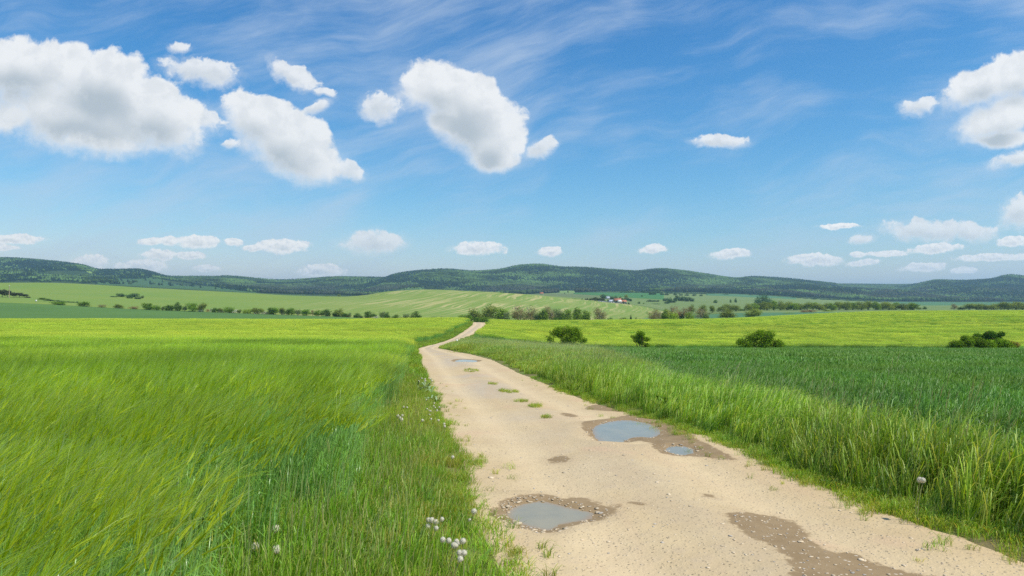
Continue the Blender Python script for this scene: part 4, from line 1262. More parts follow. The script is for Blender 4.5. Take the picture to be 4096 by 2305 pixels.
def kind(key, crown_mat, bark, w, k, n, size, base=0.03, tr=0.035, limbs=6, multi=1, variants=3, spread=0.3, shell=0.45, lob=None, start=0.25):
    vs = []
    for i in range(variants):
        lobes = lob() if lob else dome_lobes(w, 1.0, k, base)
        # fit the crown into unit height
        top = max(l[2] + l[5] for l in lobes)
        wr = max(math.hypot(l[0], l[1]) + l[3] for l in lobes) / (w * 0.5)
        lobes = [(l[0] / wr, l[1] / wr, l[2] / top, l[3] / wr, l[4] / wr, l[5] / top) for l in lobes]
        vs.append((card_crown('crown', lobes, n, size, crown_mat, shell=shell, flat_bottom=0.01), trunk_mesh('trunk', 1.0, tr, bark, limbs, spread, start, multi)))
    KIND[key] = (vs, w)


def cone_lobes(wd=0.42, lv=7):
    def f():
        o = []
        for i in range(lv):
            t = i / (lv - 1); r = wd * 0.5 * (1 - t) ** 0.85 + 0.02
            for q in range(1 if t > 0.8 else 3):
                a = random.uniform(0, 6.28)
                o.append((math.cos(a) * r * 0.35, math.sin(a) * r * 0.35, 0.10 + 0.84 * t, r * 0.85, r * 0.85, 0.075))
        return o
    return f


def col_lobes(wd=0.24):
    def f():
        return [(random.gauss(0, 0.01), random.gauss(0, 0.01), 0.10 + 0.8 * i / 6, wd / 2 * (1 - 0.6 * (i / 6) ** 2.2), wd / 2 * (1 - 0.6 * (i / 6) ** 2.2), 0.13) for i in range(7)]
    return f


kind('green', L_GREEN, B_DARK, 1.15, 13, 2000, 0.060, 0.02)
kind('dark', L_DARK, B_DARK, 1.20, 13, 2000, 0.060, 0.02)
kind('olive', L_OLIVE, B_PALE, 0.95, 16, 2300, 0.050, 0.10, 0.025, 9, 3, spread=0.28)
kind('leafy', L_LEAFY, B_PALE, 0.85, 16, 2200, 0.052, 0.10, 0.025, 8, 2, spread=0.26)
kind('brown', L_BROWN, B_PALE, 0.95, 16, 1700, 0.040, 0.08, 0.022, 12, 4, spread=0.30, shell=0.7)
kind('rust', L_RUST, B_DARK, 1.3, 14, 1500, 0.046, 0.05, 0.022, 10, 4, shell=0.6)
kind('pale', L_PALE, B_PALE, 1.0, 13, 1900, 0.055, 0.10, 0.025, 8, 3)
kind('yellow', L_YEL, B_DARK, 1.2, 12, 1300, 0.065, 0.02)
kind('blossom', L_BLOS, B_DARK, 1.5, 12, 800, 0.075, 0.02, 0.02)
kind('conifer', L_CON, B_DARK, 0.5, 0, 1100, 0.060, lob=cone_lobes(0.5), tr=0.025, limbs=0, shell=0.6)
kind('cypress', L_CYP, B_DARK, 0.3, 0, 800, 0.045, lob=col_lobes(0.3), tr=0.02, limbs=0)
kind('arbor', L_CYP, B_DARK, 0.75, 12, 1200, 0.055, 0.10, 0.02)
kind('pine', L_PINE, B_PALE, 0.6, 12, 1200, 0.055, 0.25, 0.02, 5, spread=0.2)
kind('far', L_FAR, B_DARK, 1.25, 11, 900, 0.085, 0.02)
kind('farbig', L_FAR, B_DARK, 1.9, 26, 3200, 0.060, 0.01)


def child(name, me, par):
    o = bpy.data.objects.new(name, me); COL.objects.link(o); o.parent = par
    return o


WIDEN = {'bushes of the field hedge': 1.38, 'trees along the hidden stream': 1.35, 'trees of the right-hand row': 1.45, 'evergreens of the graveyard': 1.25, 'pines at the left edge': 1.5, 'scrub below the meadow': 1.4, 'thicket in the meadow': 1.3, 'bushes on the far pastures': 1.3, 'trees at the foot of the hills': 1.5, 'orchard behind the graveyard': 1.4}


def tree(name, key, u, vtop, wpx, d, label, cat, group=None, vi=None, sink=0.0, parts=True):
    """a tree or bush rooted on bearing u at distance d whose top reaches the given line of sight"""
    x, y, z = at(u, d)
    H = (EYE - (vtop - V0) / F * d) - z + sink
    H = max(H, 0.4)
    vs, w0 = KIND[key]
    cr, tk = vs[random.randrange(len(vs)) if vi is None else vi]
    Wm = wpx * WIDEN.get(group, 1.0) / F * d
    e = bpy.data.objects.new(name, None); e.empty_display_size = 0.3
    e.location = (x, y, z - sink); e.rotation_euler = (0, 0, random.uniform(0, 6.28))
    sx = Wm / w0
    e.scale = (sx, sx, H)
    COL.objects.link(e)
    child('crown', cr, e)
    child('trunk', tk, e)
    tag(e, label, cat, group)
    return e


ORD = 'first second third fourth fifth sixth seventh eighth ninth tenth eleventh twelfth thirteenth fourteenth fifteenth sixteenth seventeenth eighteenth nineteenth'.split()
for _t, _th in (('twenty', 'twentieth'), ('thirty', 'thirtieth'), ('forty', 'fortieth'), ('fifty', 'fiftieth')):
    ORD += [_th] + [_t + '-' + o for o in ORD[:9]]



def series(items, d_of, label_of, group, lst_sorted=True):
    """items: (kind, u, vtop, width px); each gets its own label counted per look from the left"""
    items = sorted(items, key=lambda t: t[1]) if lst_sorted else items
    tot, cnt = {}, {}
    for it in items: tot[it[0]] = tot.get(it[0], 0) + 1
    for it in items:
        k = it[0]; i = cnt.get(k, 0); cnt[k] = i + 1
        nm, cat, txt = label_of[k]
        lab = txt.replace('#', ORD[i] + ' ' if tot[k] > 1 else '').replace('@', ' from the left' if tot[k] > 1 else '')
        d = it[4] if len(it) > 4 else d_of(it[1])
        tree(nm, k, it[1], it[2], it[3], d, lab, cat, group)


# ---- the long hedge of bushes behind the dark green field
hd = lambda u: float(pchip([-900, 0, 600, 1000, 1400, 1600, 1900], [487, 487, 486, 480, 468, 440, 430], u))
H1 = lambda x: 500 + x / 4.293
H1v = lambda v: 1150 + v / 4.293
hedge = [('rust', H1(145), H1v(318), 42), ('green', H1(378), H1v(258), 38), ('dark', H1(430), H1v(315), 24), ('green', H1(540), H1v(292), 32), ('pale', H1(650), H1v(322), 20),
         ('dark', H1(760), H1v(288), 38), ('dark', H1(905), H1v(244), 31), ('pale', H1(1025), H1v(312), 22), ('green', H1(1155), H1v(254), 44), ('olive', H1(1315), H1v(256), 36),
         ('blossom', H1(1300), H1v(350), 26), ('rust', H1(1430), H1v(368), 20), ('blossom', H1(1480), H1v(352), 14), ('dark', H1(1550), H1v(342), 31), ('blossom', H1(1655), H1v(388), 22),
         ('olive', H1(1650), H1v(348), 22), ('green', H1(1790), H1v(320), 42), ('blossom', H1(1890), H1v(368), 26), ('olive', H1(1960), H1v(372), 18), ('yellow', H1(2105), H1v(360), 40),
         ('olive', H1(2240), H1v(342), 32), ('blossom', H1(2250), H1v(405), 28), ('olive', H1(2350), H1v(350), 26), ('blossom', H1(2400), H1v(402), 26), ('dark', H1(2530), H1v(335), 36),
         ('green', 234, 1206, 54), ('green', 337, 1205, 46), ('brown', 411, 1217, 35), ('olive', 474, 1215, 37)]
H3 = lambda x: 1050 + x / 3.68
H3v = lambda v: 1180 + v / 3.68
hedge += [('blossom', H3(30), H3v(240), 24), ('green', H3(170), H3v(178), 42), ('blossom', H3(155), H3v(255), 10), ('olive', H3(285), H3v(180), 28), ('blossom', H3(310), H3v(240), 11),
          ('dark', H3(355), H3v(200), 22), ('green', H3(430), H3v(180), 31), ('pale', H3(530), H3v(205), 26), ('green', H3(645), H3v(205), 46), ('rust', H3(738), H3v(212), 15),
          ('green', H3(800), H3v(212), 27), ('dark', H3(935), H3v(200), 44), ('dark', H3(1085), H3v(216), 34), ('olive', H3(1130), H3v(190), 40), ('dark', H3(1205), H3v(262), 33),
          ('pale', H3(1285), H3v(255), 20), ('dark', H3(1390), H3v(262), 32), ('pale', H3(1455), H3v(300), 19), ('dark', H3(1595), H3v(230), 46), ('blossom', H3(1668), H3v(298), 22),
          ('pale', H3(1770), H3v(232), 30), ('blossom', H3(1778), H3v(312), 15), ('dark', H3(1840), H3v(245), 27), ('dark', H3(1975), H3v(285), 44), ('pale', H3(2105), H3v(265), 27), ('dark', H3(2262), H3v(232), 46),
          ('green', H3(2425), H3v(340), 16), ('pale', H3(2530), H3v(312), 38)]
LB = {'rust': ('bush', 'bush', '#low reddish-brown bush@ in the field hedge'),
      'green': ('bush', 'bush', '#fresh green rounded bush@ in the field hedge'),
      'dark': ('bush', 'bush', '#dark green bush@ in the field hedge'),
      'pale': ('bush', 'bush', '#pale grey-green bush@ in the field hedge'),
      'olive': ('bush', 'bush', '#olive green bush@ in the field hedge'),
      'brown': ('bush', 'bush', '#thin brownish bush@ in the field hedge'),
      'yellow': ('bush', 'bush', '#bright yellow-green bush@ in the field hedge'),
      'blossom': ('blossoming_bush', 'bush', '#white-flowering bush@ in the field hedge')}
series(hedge, hd, LB, 'bushes of the field hedge')

# ---- trees along the hidden stream
H4 = lambda x: 1750 + x / 3.68
H4v = lambda v: 1150 + v / 3.68
H5 = lambda x: 2400 + x / 3.68
H5v = lambda v: 1130 + v / 3.68
stream = [('dark', H4(60), H4v(425), 40, 398), ('dark', H4(190), H4v(428), 44, 402), ('dark', H4(290), H4v(440), 26, 400), ('green', H4(415), H4v(392), 56, 392),
          ('olive', H4(545), H4v(290), 76, 408), ('olive', H4(735), H4v(240), 66, 412), ('green', H4(640), H4v(425), 62, 394), ('green', H4(790), H4v(430), 50, 393),
          ('leafy', H4(930), H4v(284), 62, 410), ('pale', H4(1010), H4v(340), 46, 402), ('brown', H4(1200), H4v(236), 72, 410), ('brown', H4(1385), H4v(255), 68, 408), ('pale', H4(1480), H4v(350), 40, 402),
          ('leafy', H4(1560), H4v(305), 40, 398), ('brown', H4(1665), H4v(258), 62, 412), ('pale', H4(1780), H4v(300), 54, 404), ('dark', H4(1700), H4v(432), 50, 394), ('dark', H4(1820), H4v(436), 44, 395),
          ('leafy', H4(1905), H4v(312), 54, 402), ('leafy', H4(2062), H4v(282), 50, 408), ('leafy', H4(2190), H4v(325), 36, 402), ('brown', H4(2380), H4v(276), 62, 412),
          ('green', H4(2510), H4v(445), 14, 400), ('dark', H5(160), H5v(515), 28, 400), ('dark', H5(345), H5v(508), 40, 402), ('dark', H5(600), H5v(528), 30, 404),
          ('brown', H5(770), H5v(400), 44, 412), ('brown', H5(860), H5v(380), 50, 416), ('leafy', H5(960), H5v(385), 32, 404), ('yellow', H5(1065), H5v(400), 60, 404), ('yellow', H5(1320), H5v(420), 40, 402),
          ('brown', H5(1480), H5v(362), 62, 420), ('rust', H5(1050), H5v(318), 56, 470), ('rust', H5(1230), H5v(340), 66, 470), ('pale', H5(1560), H5v(440), 30, 410),
          ('conifer', H5(457), H5v(458), 17, 398), ('conifer', H5(530), H5v(500), 15, 399), ('conifer', H5(1205), H5v(415), 28, 400),
          ('olive', H5(1870), H5v(385), 72, 420), ('olive', H5(2255), H5v(375), 72, 425)]
LS = {'rust': ('tree', 'tree', '#reddish-brown bushy tree@ standing behind the stream trees'),
      'green': ('bush', 'bush', '#fresh green rounded bush@ at the foot of the stream trees'),
      'dark': ('bush', 'bush', '#dark green low bush@ at the foot of the stream trees'),
      'pale': ('tree', 'tree', '#grey-green pale-trunked tree@ along the stream'),
      'olive': ('tree', 'tree', '#broad olive tree@ along the stream'),
      'brown': ('tree', 'tree', '#thin brownish half-leafed tree@ along the stream'),
      'yellow': ('tree', 'tree', '#bright yellow-green tree@ along the stream'),
      'leafy': ('tree', 'tree', '#bright green leafy tree@ along the stream'),
      'conifer': ('conifer', 'conifer', '#dark pointed conifer@ along the stream')}
series(stream, lambda u: 405, LS, 'trees along the hidden stream')

# ---- the tree rows of the right-hand middle distance
H6 = lambda x: 3000 + x / 3.68
H7 = lambda x: 3500 + x / 4.32
H7v = lambda v: 1180 + v / 4.32
row = [('olive', H5(1345), H5v(310), 27, 640), ('olive', H5(1520), H5v(318), 30, 630), ('olive', H5(1655), H5v(330), 24, 610), ('olive', H5(1800), H5v(325), 40, 640), ('olive', H5(1900), H5v(308), 44, 650), ('olive', H5(2000), H5v(330), 36, 640), ('dark', H5(2085), H5v(382), 26, 650), ('olive', H5(2185), H5v(300), 38, 650)]
for i, (x, v) in enumerate(((60, 300), (150, 285), (250, 270), (350, 256), (455, 255), (545, 275), (640, 295), (740, 300), (840, 280), (930, 285), (1020, 300), (1110, 290), (1200, 300), (1310, 272), (1410, 270), (1500, 285),
                            (1640, 272), (1740, 262), (1850, 275), (1950, 280), (2050, 285), (2150, 290), (2240, 300), (2330, 295), (2405, 292))):
    row.append(('leafy' if i % 3 == 0 else 'olive', H6(x), H5v(v), 36 + (i * 7) % 9, 660 + (i * 13) % 25))
row += [('rust', H6(800), H5v(400), 40, 560), ('rust', H6(900), H5v(398), 40, 560), ('yellow', H6(570), H5v(442), 44, 520), ('yellow', H6(1150), H5v(400), 42, 600), ('pale', H7(770), H7v(210), 20, 690), ('dark', H7(855), H7v(192), 15, 760)]
row += [('brown', H7(1360), H7v(145), 27, 700), ('dark', H7(1490), H7v(200), 28, 705)]
row += [('olive', H7(x), H7v(v), 48, 700) for x, v in ((1630, 140), (1760, 138), (1890, 150), (2030, 140), (2180, 112), (2300, 118), (2430, 105), (2550, 120))]
LR = {'olive': ('tree', 'tree', '#olive green tree@ in the row beyond the right-hand barley'),
      'leafy': ('tree', 'tree', '#fresher green tree@ in the row beyond the right-hand barley'),
      'rust': ('bush', 'bush', '#low reddish-brown bush@ in front of the right-hand tree row'),
      'yellow': ('bush', 'bush', '#low yellow-green bush@ in front of the right-hand tree row'),
      'pale': ('bush', 'bush', 'small bush at the right end of the tree row'),
      'dark': ('bush', 'bush', '#small dark green bush@ beside the right-hand tree row'),
      'brown': ('tree', 'tree', 'single brownish tree standing in the gap of the right-hand tree row')}
series(row, lambda u: 660, LR, 'trees of the right-hand row')
tree('broad_tree', 'farbig', 3052, 1170, 84, 1000, 'huge dome-shaped dark green tree rising above the right-hand tree row', 'tree')

# ---- pines and scrub at the left edge, thicket in the meadow
pines = [('pine', -60, 1150, 34), ('pine', -25, 1160, 30), ('pine', 8, 1155, 30), ('pine', 30, 1158, 26), ('pine', 55, 1168, 26), ('pine', 78, 1170, 26), ('pine', 98, 1176, 24), ('pine', 112, 1186, 18)]
series(pines, lambda u: 560, {'pine': ('pine_tree', 'tree', '#dark brownish pine@ in the clump left of the meadow')}, 'pines at the left edge')
scr = [('far', 165, 1203, 40, 520), ('far', 195, 1198, 40, 525), ('far', 225, 1200, 36, 525), ('far', 262, 1203, 34, 520), ('far', 290, 1206, 22, 520), ('far', 308, 1205, 12, 520), ('dark', 178, 1190, 38, 540), ('rust', 138, 1208, 22, 510)]
series(scr, lambda u: 520, {'far': ('bush', 'bush', '#blue-green bush@ in the scrub left of the hedge'), 'dark': ('tree', 'tree', 'flat-topped dark tree above the scrub at the left of the meadow'), 'rust': ('bush', 'bush', 'low brown bush between the pines and the meadow scrub')}, 'scrub below the meadow')
thk = [('far', 430, 1191, 10, 640), ('far', 455, 1184, 26, 640), ('far', 480, 1172, 34, 650), ('far', 515, 1177, 26, 650), ('far', 540, 1171, 36, 655), ('far', 520, 1184, 26, 630), ('far', 552, 1185, 24, 625), ('pale', 570, 1181, 18, 640), ('dark', 116, 1181, 8, 700)]
series(thk, lambda u: 640, {'far': ('bush', 'bush', '#blue-green bush@ of the thicket amid the meadow'), 'pale': ('bush', 'bush', 'pale bush at the right end of the meadow thicket'), 'dark': ('bush', 'bush', 'tiny lone dark bush on the meadow above the pines')}, 'thicket in the meadow')
vld = [('far', 1305, 1183, 26, 930), ('pale', 1355, 1176, 26, 935)]
series(vld, None, {'far': ('bush', 'bush', 'small bush in the dip between the two hill fields'), 'pale': ('bush', 'bush', 'rounded pale bush in the dip between the two hill fields')}, None)

# ---- middle-distance bushes on the pastures
mb = [('far', H5(720), H5v(252), 24, 1150), ('far', H5(770), H5v(265), 18, 1150), ('far', H5(825), H5v(255), 30, 1160), ('far', H5(960), H5v(225), 20, 1200), ('far', H5(1020), H5v(212), 22, 1220), ('far', H5(1130), H5v(186), 30, 1240), ('far', H5(1180), H5v(190), 22, 1240),
      ('far', H5(1230), H5v(195), 22, 1240), ('far', H5(1300), H5v(205), 30, 1220), ('far', H5(1060), H5v(240), 42, 1120), ('far', H5(990), H5v(270), 24, 1080), ('far', H5(1350), H5v(225), 20, 1220), ('far', H5(820), H5v(310), 34, 1060),
      ('dark', H5(1700), H5v(250), 17, 1150), ('dark', H5(1922), H5v(242), 8, 1180), ('dark', H5(2000), H5v(222), 11, 1200), ('dark', H5(570), H5v(276), 11, 1050), ('dark', H5(640), H5v(300), 8, 1050), ('dark', H5(615), H5v(182), 9, 1500),
      ('olive', H5(385), H5v(172), 18, 1250), ('green', 2182, 1182, 12, 1180), ('green', 2172, 1184, 10, 1175), ('green', 2192, 1185, 10, 1180), ('yellow', 2290, 1194, 38, 1010), ('pale', 2272, 1159, 8, 1900), ('pale', 2258, 1169, 6, 1700)]
LM = {'far': ('bush', 'bush', '#blue-green bush@ of the copse on the far pasture'), 'dark': ('bush', 'bush', '#small dark bush@ standing alone on the far pasture'), 'olive': ('tree', 'tree', 'small spreading tree above the orchard behind the graveyard'),
      'green': ('bush', 'bush', '#tiny bush@ of the clump on the brow above the striped field'), 'yellow': ('bush', 'bush', 'low green hedge piece at the top edge of the striped field'), 'pale': ('bush', 'bush', '#faint little tree@ below the hill clearing')}
series(mb, None, LM, 'bushes on the far pastures')
orch = []
for i in range(20):
    orch.append(('far' if i % 4 else 'pale', 2405 + i * 6.2 + random.uniform(-4, 4), 1176 + 0.14 * (i * 6) + random.uniform(-4, 5), 14, 1180 + random.uniform(-40, 60)))
series(orch, None, {'far': ('tree', 'tree', '#small blue-green tree@ in the graveyard orchard'), 'pale': ('tree', 'tree', '#small pale tree@ of the orchard behind the graveyard')}, 'orchard behind the graveyard')
foot = []
for i in range(46):
    u = 2480 + i * 23 + random.uniform(-9, 9)
    v = float(pchip([2480, 2700, 2900, 3100, 3300, 3560], [1163, 1167, 1176, 1186, 1195, 1203], u))
    foot.append(('pale' if i % 5 == 2 else 'far', u, v + random.uniform(-5, 4), random.uniform(16, 30), 1960 + random.uniform(-60, 30)))
for i in range(9):
    foot.append(('far', 2595 + i * 26 + random.uniform(-8, 8), 1163 + i * 1.8, 15, 1700))
series(foot, None, {'far': ('tree', 'tree', '#small blue-green tree@ at the foot of the wooded hills'), 'pale': ('tree', 'tree', '#small pale tree@ at the foot of the wooded hills')}, 'trees at the foot of the hills')

# ---- graveyard with its conifers, wall and house
S1 = lambda x: 2280 + x / 7.58
S1v = lambda v: 1180 + v / 7.58
cem = [('cypress', S1(365), S1v(100), 7, 1015), ('cypress', S1(462), S1v(100), 6, 1010), ('cypress', S1(490), S1v(112), 6, 1010), ('cypress', S1(530), S1v(88), 8, 1008),
       ('cypress', S1(1455), S1v(262), 6, 930), ('cypress', S1(1545), S1v(240), 9, 930), ('cypress', S1(1628), S1v(175), 8, 930), ('cypress', S1(1700), S1v(220), 7, 930), ('cypress', S1(1780), S1v(222), 9, 930),
       ('arbor', S1(620), S1v(98), 16, 1005), ('arbor', S1(690), S1v(80), 16, 1005), ('arbor', S1(760), S1v(58), 20, 1000), ('arbor', S1(860), S1v(92), 16, 1000), ('arbor', S1(930), S1v(80), 18, 998), ('arbor', S1(1020), S1v(95), 17, 995),
       ('arbor', S1(1180), S1v(132), 15, 985), ('arbor', S1(1310), S1v(140), 18, 975), ('arbor', S1(1430), S1v(150), 19, 960), ('arbor', S1(1500), S1v(165), 14, 955), ('arbor', S1(780), S1v(170), 20, 965), ('conifer', S1(1262), S1v(262), 9, 955)]
series(cem, None, {'cypress': ('cypress_tree', 'tree', '#narrow dark cypress@ beside the far graveyard'), 'arbor': ('tree', 'tree', '#dense olive evergreen@ shading the far graveyard'), 'conifer': ('conifer', 'conifer', 'tiny cone-shaped conifer in front of the graveyard wall')}, 'evergreens of the graveyard')


def simple_mat(name, c, rough=0.8, c2=None, sc=3.0):
    m, b, out = mat(name)
    t = b.new('ShaderNodeTexCoord')
    n = b.noise(t.outputs['Object'], sc, 4, 0.6)
    principled(b, out, b.mix(n, tuple(v * 0.85 for v in c), c2 or tuple(min(1, v * 1.1) for v in c)), rough, 0.2, bump(b, n, 0.2, 0.02))
    return m


M_WALL = simple_mat('white_plaster', (0.72, 0.69, 0.62)); M_ROOF = simple_mat('orange_tile', (0.42, 0.17, 0.09)); M_GL = simple_mat('window_glass', (0.04, 0.05, 0.06), 0.1)
M_STONE = simple_mat('grey_stone', (0.42, 0.40, 0.39)); M_GROOF = simple_mat('pale_sheet_roof', (0.50, 0.56, 0.62)); M_WOOD = simple_mat('weathered_wood', (0.34, 0.27, 0.18)); M_WHITE = simple_mat('white_paint', (0.80, 0.79, 0.76))


def house(name, u, d, w, l, h, rh, rot, roofm, label, cat='house'):
    x, y, z = at(u, d)
    e = bpy.data.objects.new(name, None); e.location = (x, y, z - 0.3); e.rotation_euler = (0, 0, R(rot)); COL.objects.link(e)
    a, b_ = w / 2, l / 2
    V = [(-a, -b_, 0), (a, -b_, 0), (a, b_, 0), (-a, b_, 0), (-a, -b_, h), (a, -b_, h), (a, b_, h), (-a, b_, h), (-a, 0, h + rh), (a, 0, h + rh)]
    T = [(0, 4, 3), (4, 7, 3), (4, 8, 7), (1, 2, 5), (5, 2, 6), (5, 6, 9)]
    Q = [(0, 1, 5, 4), (3, 7, 6, 2)]
    child('wall', build_mesh('wall', V, Q, T, M_WALL), e)
    o = 0.45; t = 0.18
    V, Q = [], []
    for s in (-1, 1):
        e0 = h - o * rh / b_
        p = [(-a - o, s * (b_ + o), e0 + 0.02), (a + o, s * (b_ + o), e0 + 0.02), (a + o, 0, h + rh + 0.02), (-a - o, 0, h + rh + 0.02)]
        k = len(V); V += p + [(q[0], q[1], q[2] + t) for q in p]
        Q += [(k, k + 1, k + 2, k + 3), (k + 4, k + 5, k + 6, k + 7), (k, k + 1, k + 5, k + 4), (k + 1, k + 2, k + 6, k + 5), (k + 2, k + 3, k + 7, k + 6), (k + 3, k, k + 4, k + 7)]
    child('roof', build_mesh('roof', V, Q, None, roofm), e)
    def slab(nm, x0, x1, z0, z1, m_, yy):
        V = [(x0, yy, z0), (x1, yy, z0), (x1, yy, z1), (x0, yy, z1), (x0, yy + 0.12, z0), (x1, yy + 0.12, z0), (x1, yy + 0.12, z1), (x0, yy + 0.12, z1)]
        Q = [(0, 1, 2, 3), (7, 6, 5, 4), (0, 4, 5, 1), (1, 5, 6, 2), (2, 6, 7, 3), (3, 7, 4, 0)]
        child(nm, build_mesh(nm, V, Q, None, m_), e)
    slab('window', -a * 0.65, -a * 0.25, h * 0.35, h * 0.75, M_GL, -b_ - 0.05)
    slab('window', a * 0.25, a * 0.65, h * 0.35, h * 0.75, M_GL, -b_ - 0.05)
    slab('door', -0.5, 0.5, 0, 2.1, M_WOOD, -b_ - 0.06)
    return tag(e, label, cat)


house('house', S1(1600), 975, 8.5, 6.5, 3.4, 2.2, 12, M_ROOF, 'white house with a bright orange roof behind the graveyard cypresses')
house('house', S1(1440), 985, 9, 7, 3.8, 3.0, -8, M_ROOF, 'smaller orange-roofed house half hidden by the graveyard evergreens')
house('chapel', S1(1500), 942, 4.0, 4.5, 3.6, 1.6, 5, M_WALL, 'small white chapel with pale roof among the cypresses', 'chapel')
house('shed', S1(1245), 975, 5.5, 4, 2.6, 1.6, 10, M_GROOF, 'little shed with a pale blue-grey roof beside the graveyard', 'shed')
house('shed', S1(1150), 1190, 6, 5, 3.0, 2.5, 30, M_GROOF, 'grey-roofed hut among the orchard trees', 'shed')
house('cottage', 2166, 1330, 6, 5, 3.2, 1.6, -5, M_ROOF, 'tiny white cottage with red roof on the brow at the forest edge', 'house')
# grave stones: many small slabs
e = bpy.data.objects.new('graveyard_wall', None)
x0, y0, z0 = at(S1(850), 975); x1, y1, z1 = at(S1(1240), 955)
V, Q = [], []
N_ = 24
for i in range(N_ + 1):
    t = i / N_; x, y = x0 + (x1 - x0) * t, y0 + (y1 - y0) * t; z = g1(x, y)
    V += [(x, y, z - 0.5), (x, y, z + 1.5), (x, y + 0.5, z + 1.5), (x, y + 0.5, z - 0.5)]
for i in range(N_):
    k = 4 * i
    Q += [(k, k + 4, k + 5, k + 1), (k + 1, k + 5, k + 6, k + 2), (k + 2, k + 6, k + 7, k + 3)]
bpy.data.objects.remove(e)
tag(link('graveyard_wall', build_mesh('graveyard_wall', V, Q, None, M_STONE)), 'long low grey stone wall in front of the far graveyard', 'wall')
box_v = np.array([(-1, -1, 0), (1, -1, 0), (1, 1, 0), (-1, 1, 0), (-1, -1, 1), (1, -1, 1), (1, 1, 1), (-1, 1, 1)], float) * [0.5, 0.5, 1]
box_q = np.array([(0, 1, 5, 4), (1, 2, 6, 5), (2, 3, 7, 6), (3, 0, 4, 7), (4, 5, 6, 7)])
gs = build_mesh('gravestone', np.concatenate([box_v * [0.8, 0.2, 1.1] + [0, 0, 0], box_v * [1.0, 0.7, 0.25]]), np.concatenate([box_q, box_q + 8]), None, M_STONE)
for i in range(34):
    u = random.uniform(S1(880), S1(1420)); d = random.uniform(958, 985)
    x, y, z = at(u, d)
    tag(link('gravestone', gs, None, (x, y, z), random.uniform(-0.2, 0.2)), 'grey gravestone in the rows behind the low graveyard wall', 'gravestone', 'gravestones of the far graveyard')

# pole, sign and marker
def pole(name, u, d, H, r, m_, label, cat, cap=None):
    x, y, z = at(u, d)
    V, Fc = [], []
    tube(V, Fc, [(0, 0, -0.4), (0, 0, H * 0.5), (0, 0, H)], [r, r * 0.9, r * 0.8], 8)
    e = bpy.data.objects.new(name, None); e.location = (x, y, z); COL.objects.link(e)
    child('shaft', build_mesh('shaft', V, Fc, None, m_, smooth=True), e)
    if cap is not None:
        w, h, z0_, mm = cap
        child(('lamp_head' if name == 'utility_pole' else 'board'), build_mesh('board', box_v * [w, 0.15, h] + [0, -0.12, z0_], np.concatenate([box_q, [[3, 2, 1, 0]]]), None, mm), e)
    return tag(e, label, cat)


pole('utility_pole', 37, 548, 9.6, 0.28, M_WOOD, 'tall pale wooden pole in front of the pine clump', 'pole', (0.9, 0.35, 9.3, M_WHITE))
pole('signboard', 145, 492, 1.6, 0.10, M_WOOD, 'small white board on a post at the left end of the dark green field', 'sign', (1.1, 1.0, 1.3, M_WHITE))
x, y = 1823, 0
pole('marker_post', 1828, 97, 0.45, 0.05, M_WHITE, 'short white marker post at the right side of the track bend', 'post', (0.26, 0.28, 0.35, M_WHITE))
# bare pale farm track far away
m_ft = field_mat('far_dirt', (0.52, 0.45, 0.33), (0.48, 0.40, 0.28))
for (u0, v0_, u1, v1_, d0_, d1_) in ((2592, 0, 2650, 0, 1000, 850),):
    V = []
    for i in range(13):
        t = i / 12; u = u0 + (u1 - u0) * t; d = d0_ + (d1_ - d0_) * t; x, y, z = at(u, d)
        V += [(x, y - 2.5, g1(x, y - 2.5) + 1.0), (x, y + 2.5, g1(x, y + 2.5) + 1.0)]
    Q = [(2 * i, 2 * i + 2, 2 * i + 3, 2 * i + 1) for i in range(12)]
    tag(link('farm_track', build_mesh('farm_track', V, Q, None, m_ft)), kind='structure')

# ---- the bushes at the end of the wheat
def big_bush(name, u, vtop, wpx, d, spec, label, leaf, dens=5200, size=0.10, stems=14):
    x, y, z = at(u, d)
    H = ((EYE - (vtop - V0) / F * d) - z) * 1.14; Wd = wpx / F * d * 1.10
    e = bpy.data.objects.new(name, None); e.location = (x, y, z); COL.objects.link(e)
    lobes = []
    for (fx, fz, s, k) in spec:            # silhouette pieces: offset across, height, size
        for _ in range(k):
            lobes.append((fx * Wd + random.gauss(0, s * 0.30) * H, random.gauss(0, s * 0.5) * H, max(0.10, fz + random.gauss(0, s * 0.25)) * H, s * H * random.uniform(0.7, 1.1), s * H * random.uniform(0.7, 1.1), s * H * random.uniform(0.55, 0.9)))
    child('foliage', card_crown('foliage', lobes, dens, size * 1.55, leaf, shell=0.40, flat_bottom=0.05), e)
    V, Fc = [], []
    for l in lobes[:]:
        bx = l[0] * 0.25 + random.gauss(0, 0.12)
        tube(V, Fc, [(bx, 0, -0.1), (bx * 0.6 + l[0] * 0.4, l[1] * 0.4, l[2] * 0.5), (l[0], l[1], l[2] + l[5] * 0.4)], [0.05, 0.035, 0.012], 5)
        for _ in range(5):
            a = random.uniform(0, 6.28); L = l[3] * random.uniform(0.8, 1.45)
            tube(V, Fc, [(l[0], l[1], l[2]), (l[0] + math.cos(a) * L, l[1] + math.sin(a) * L, l[2] + L * random.uniform(0.1, 0.9))], [0.018, 0.006], 3)
    child('stems', build_mesh('stems', V, Fc, None, B_TWIG, smooth=True), e)
    return tag(e, label, 'bush', 'bushes at the end of the wheat')


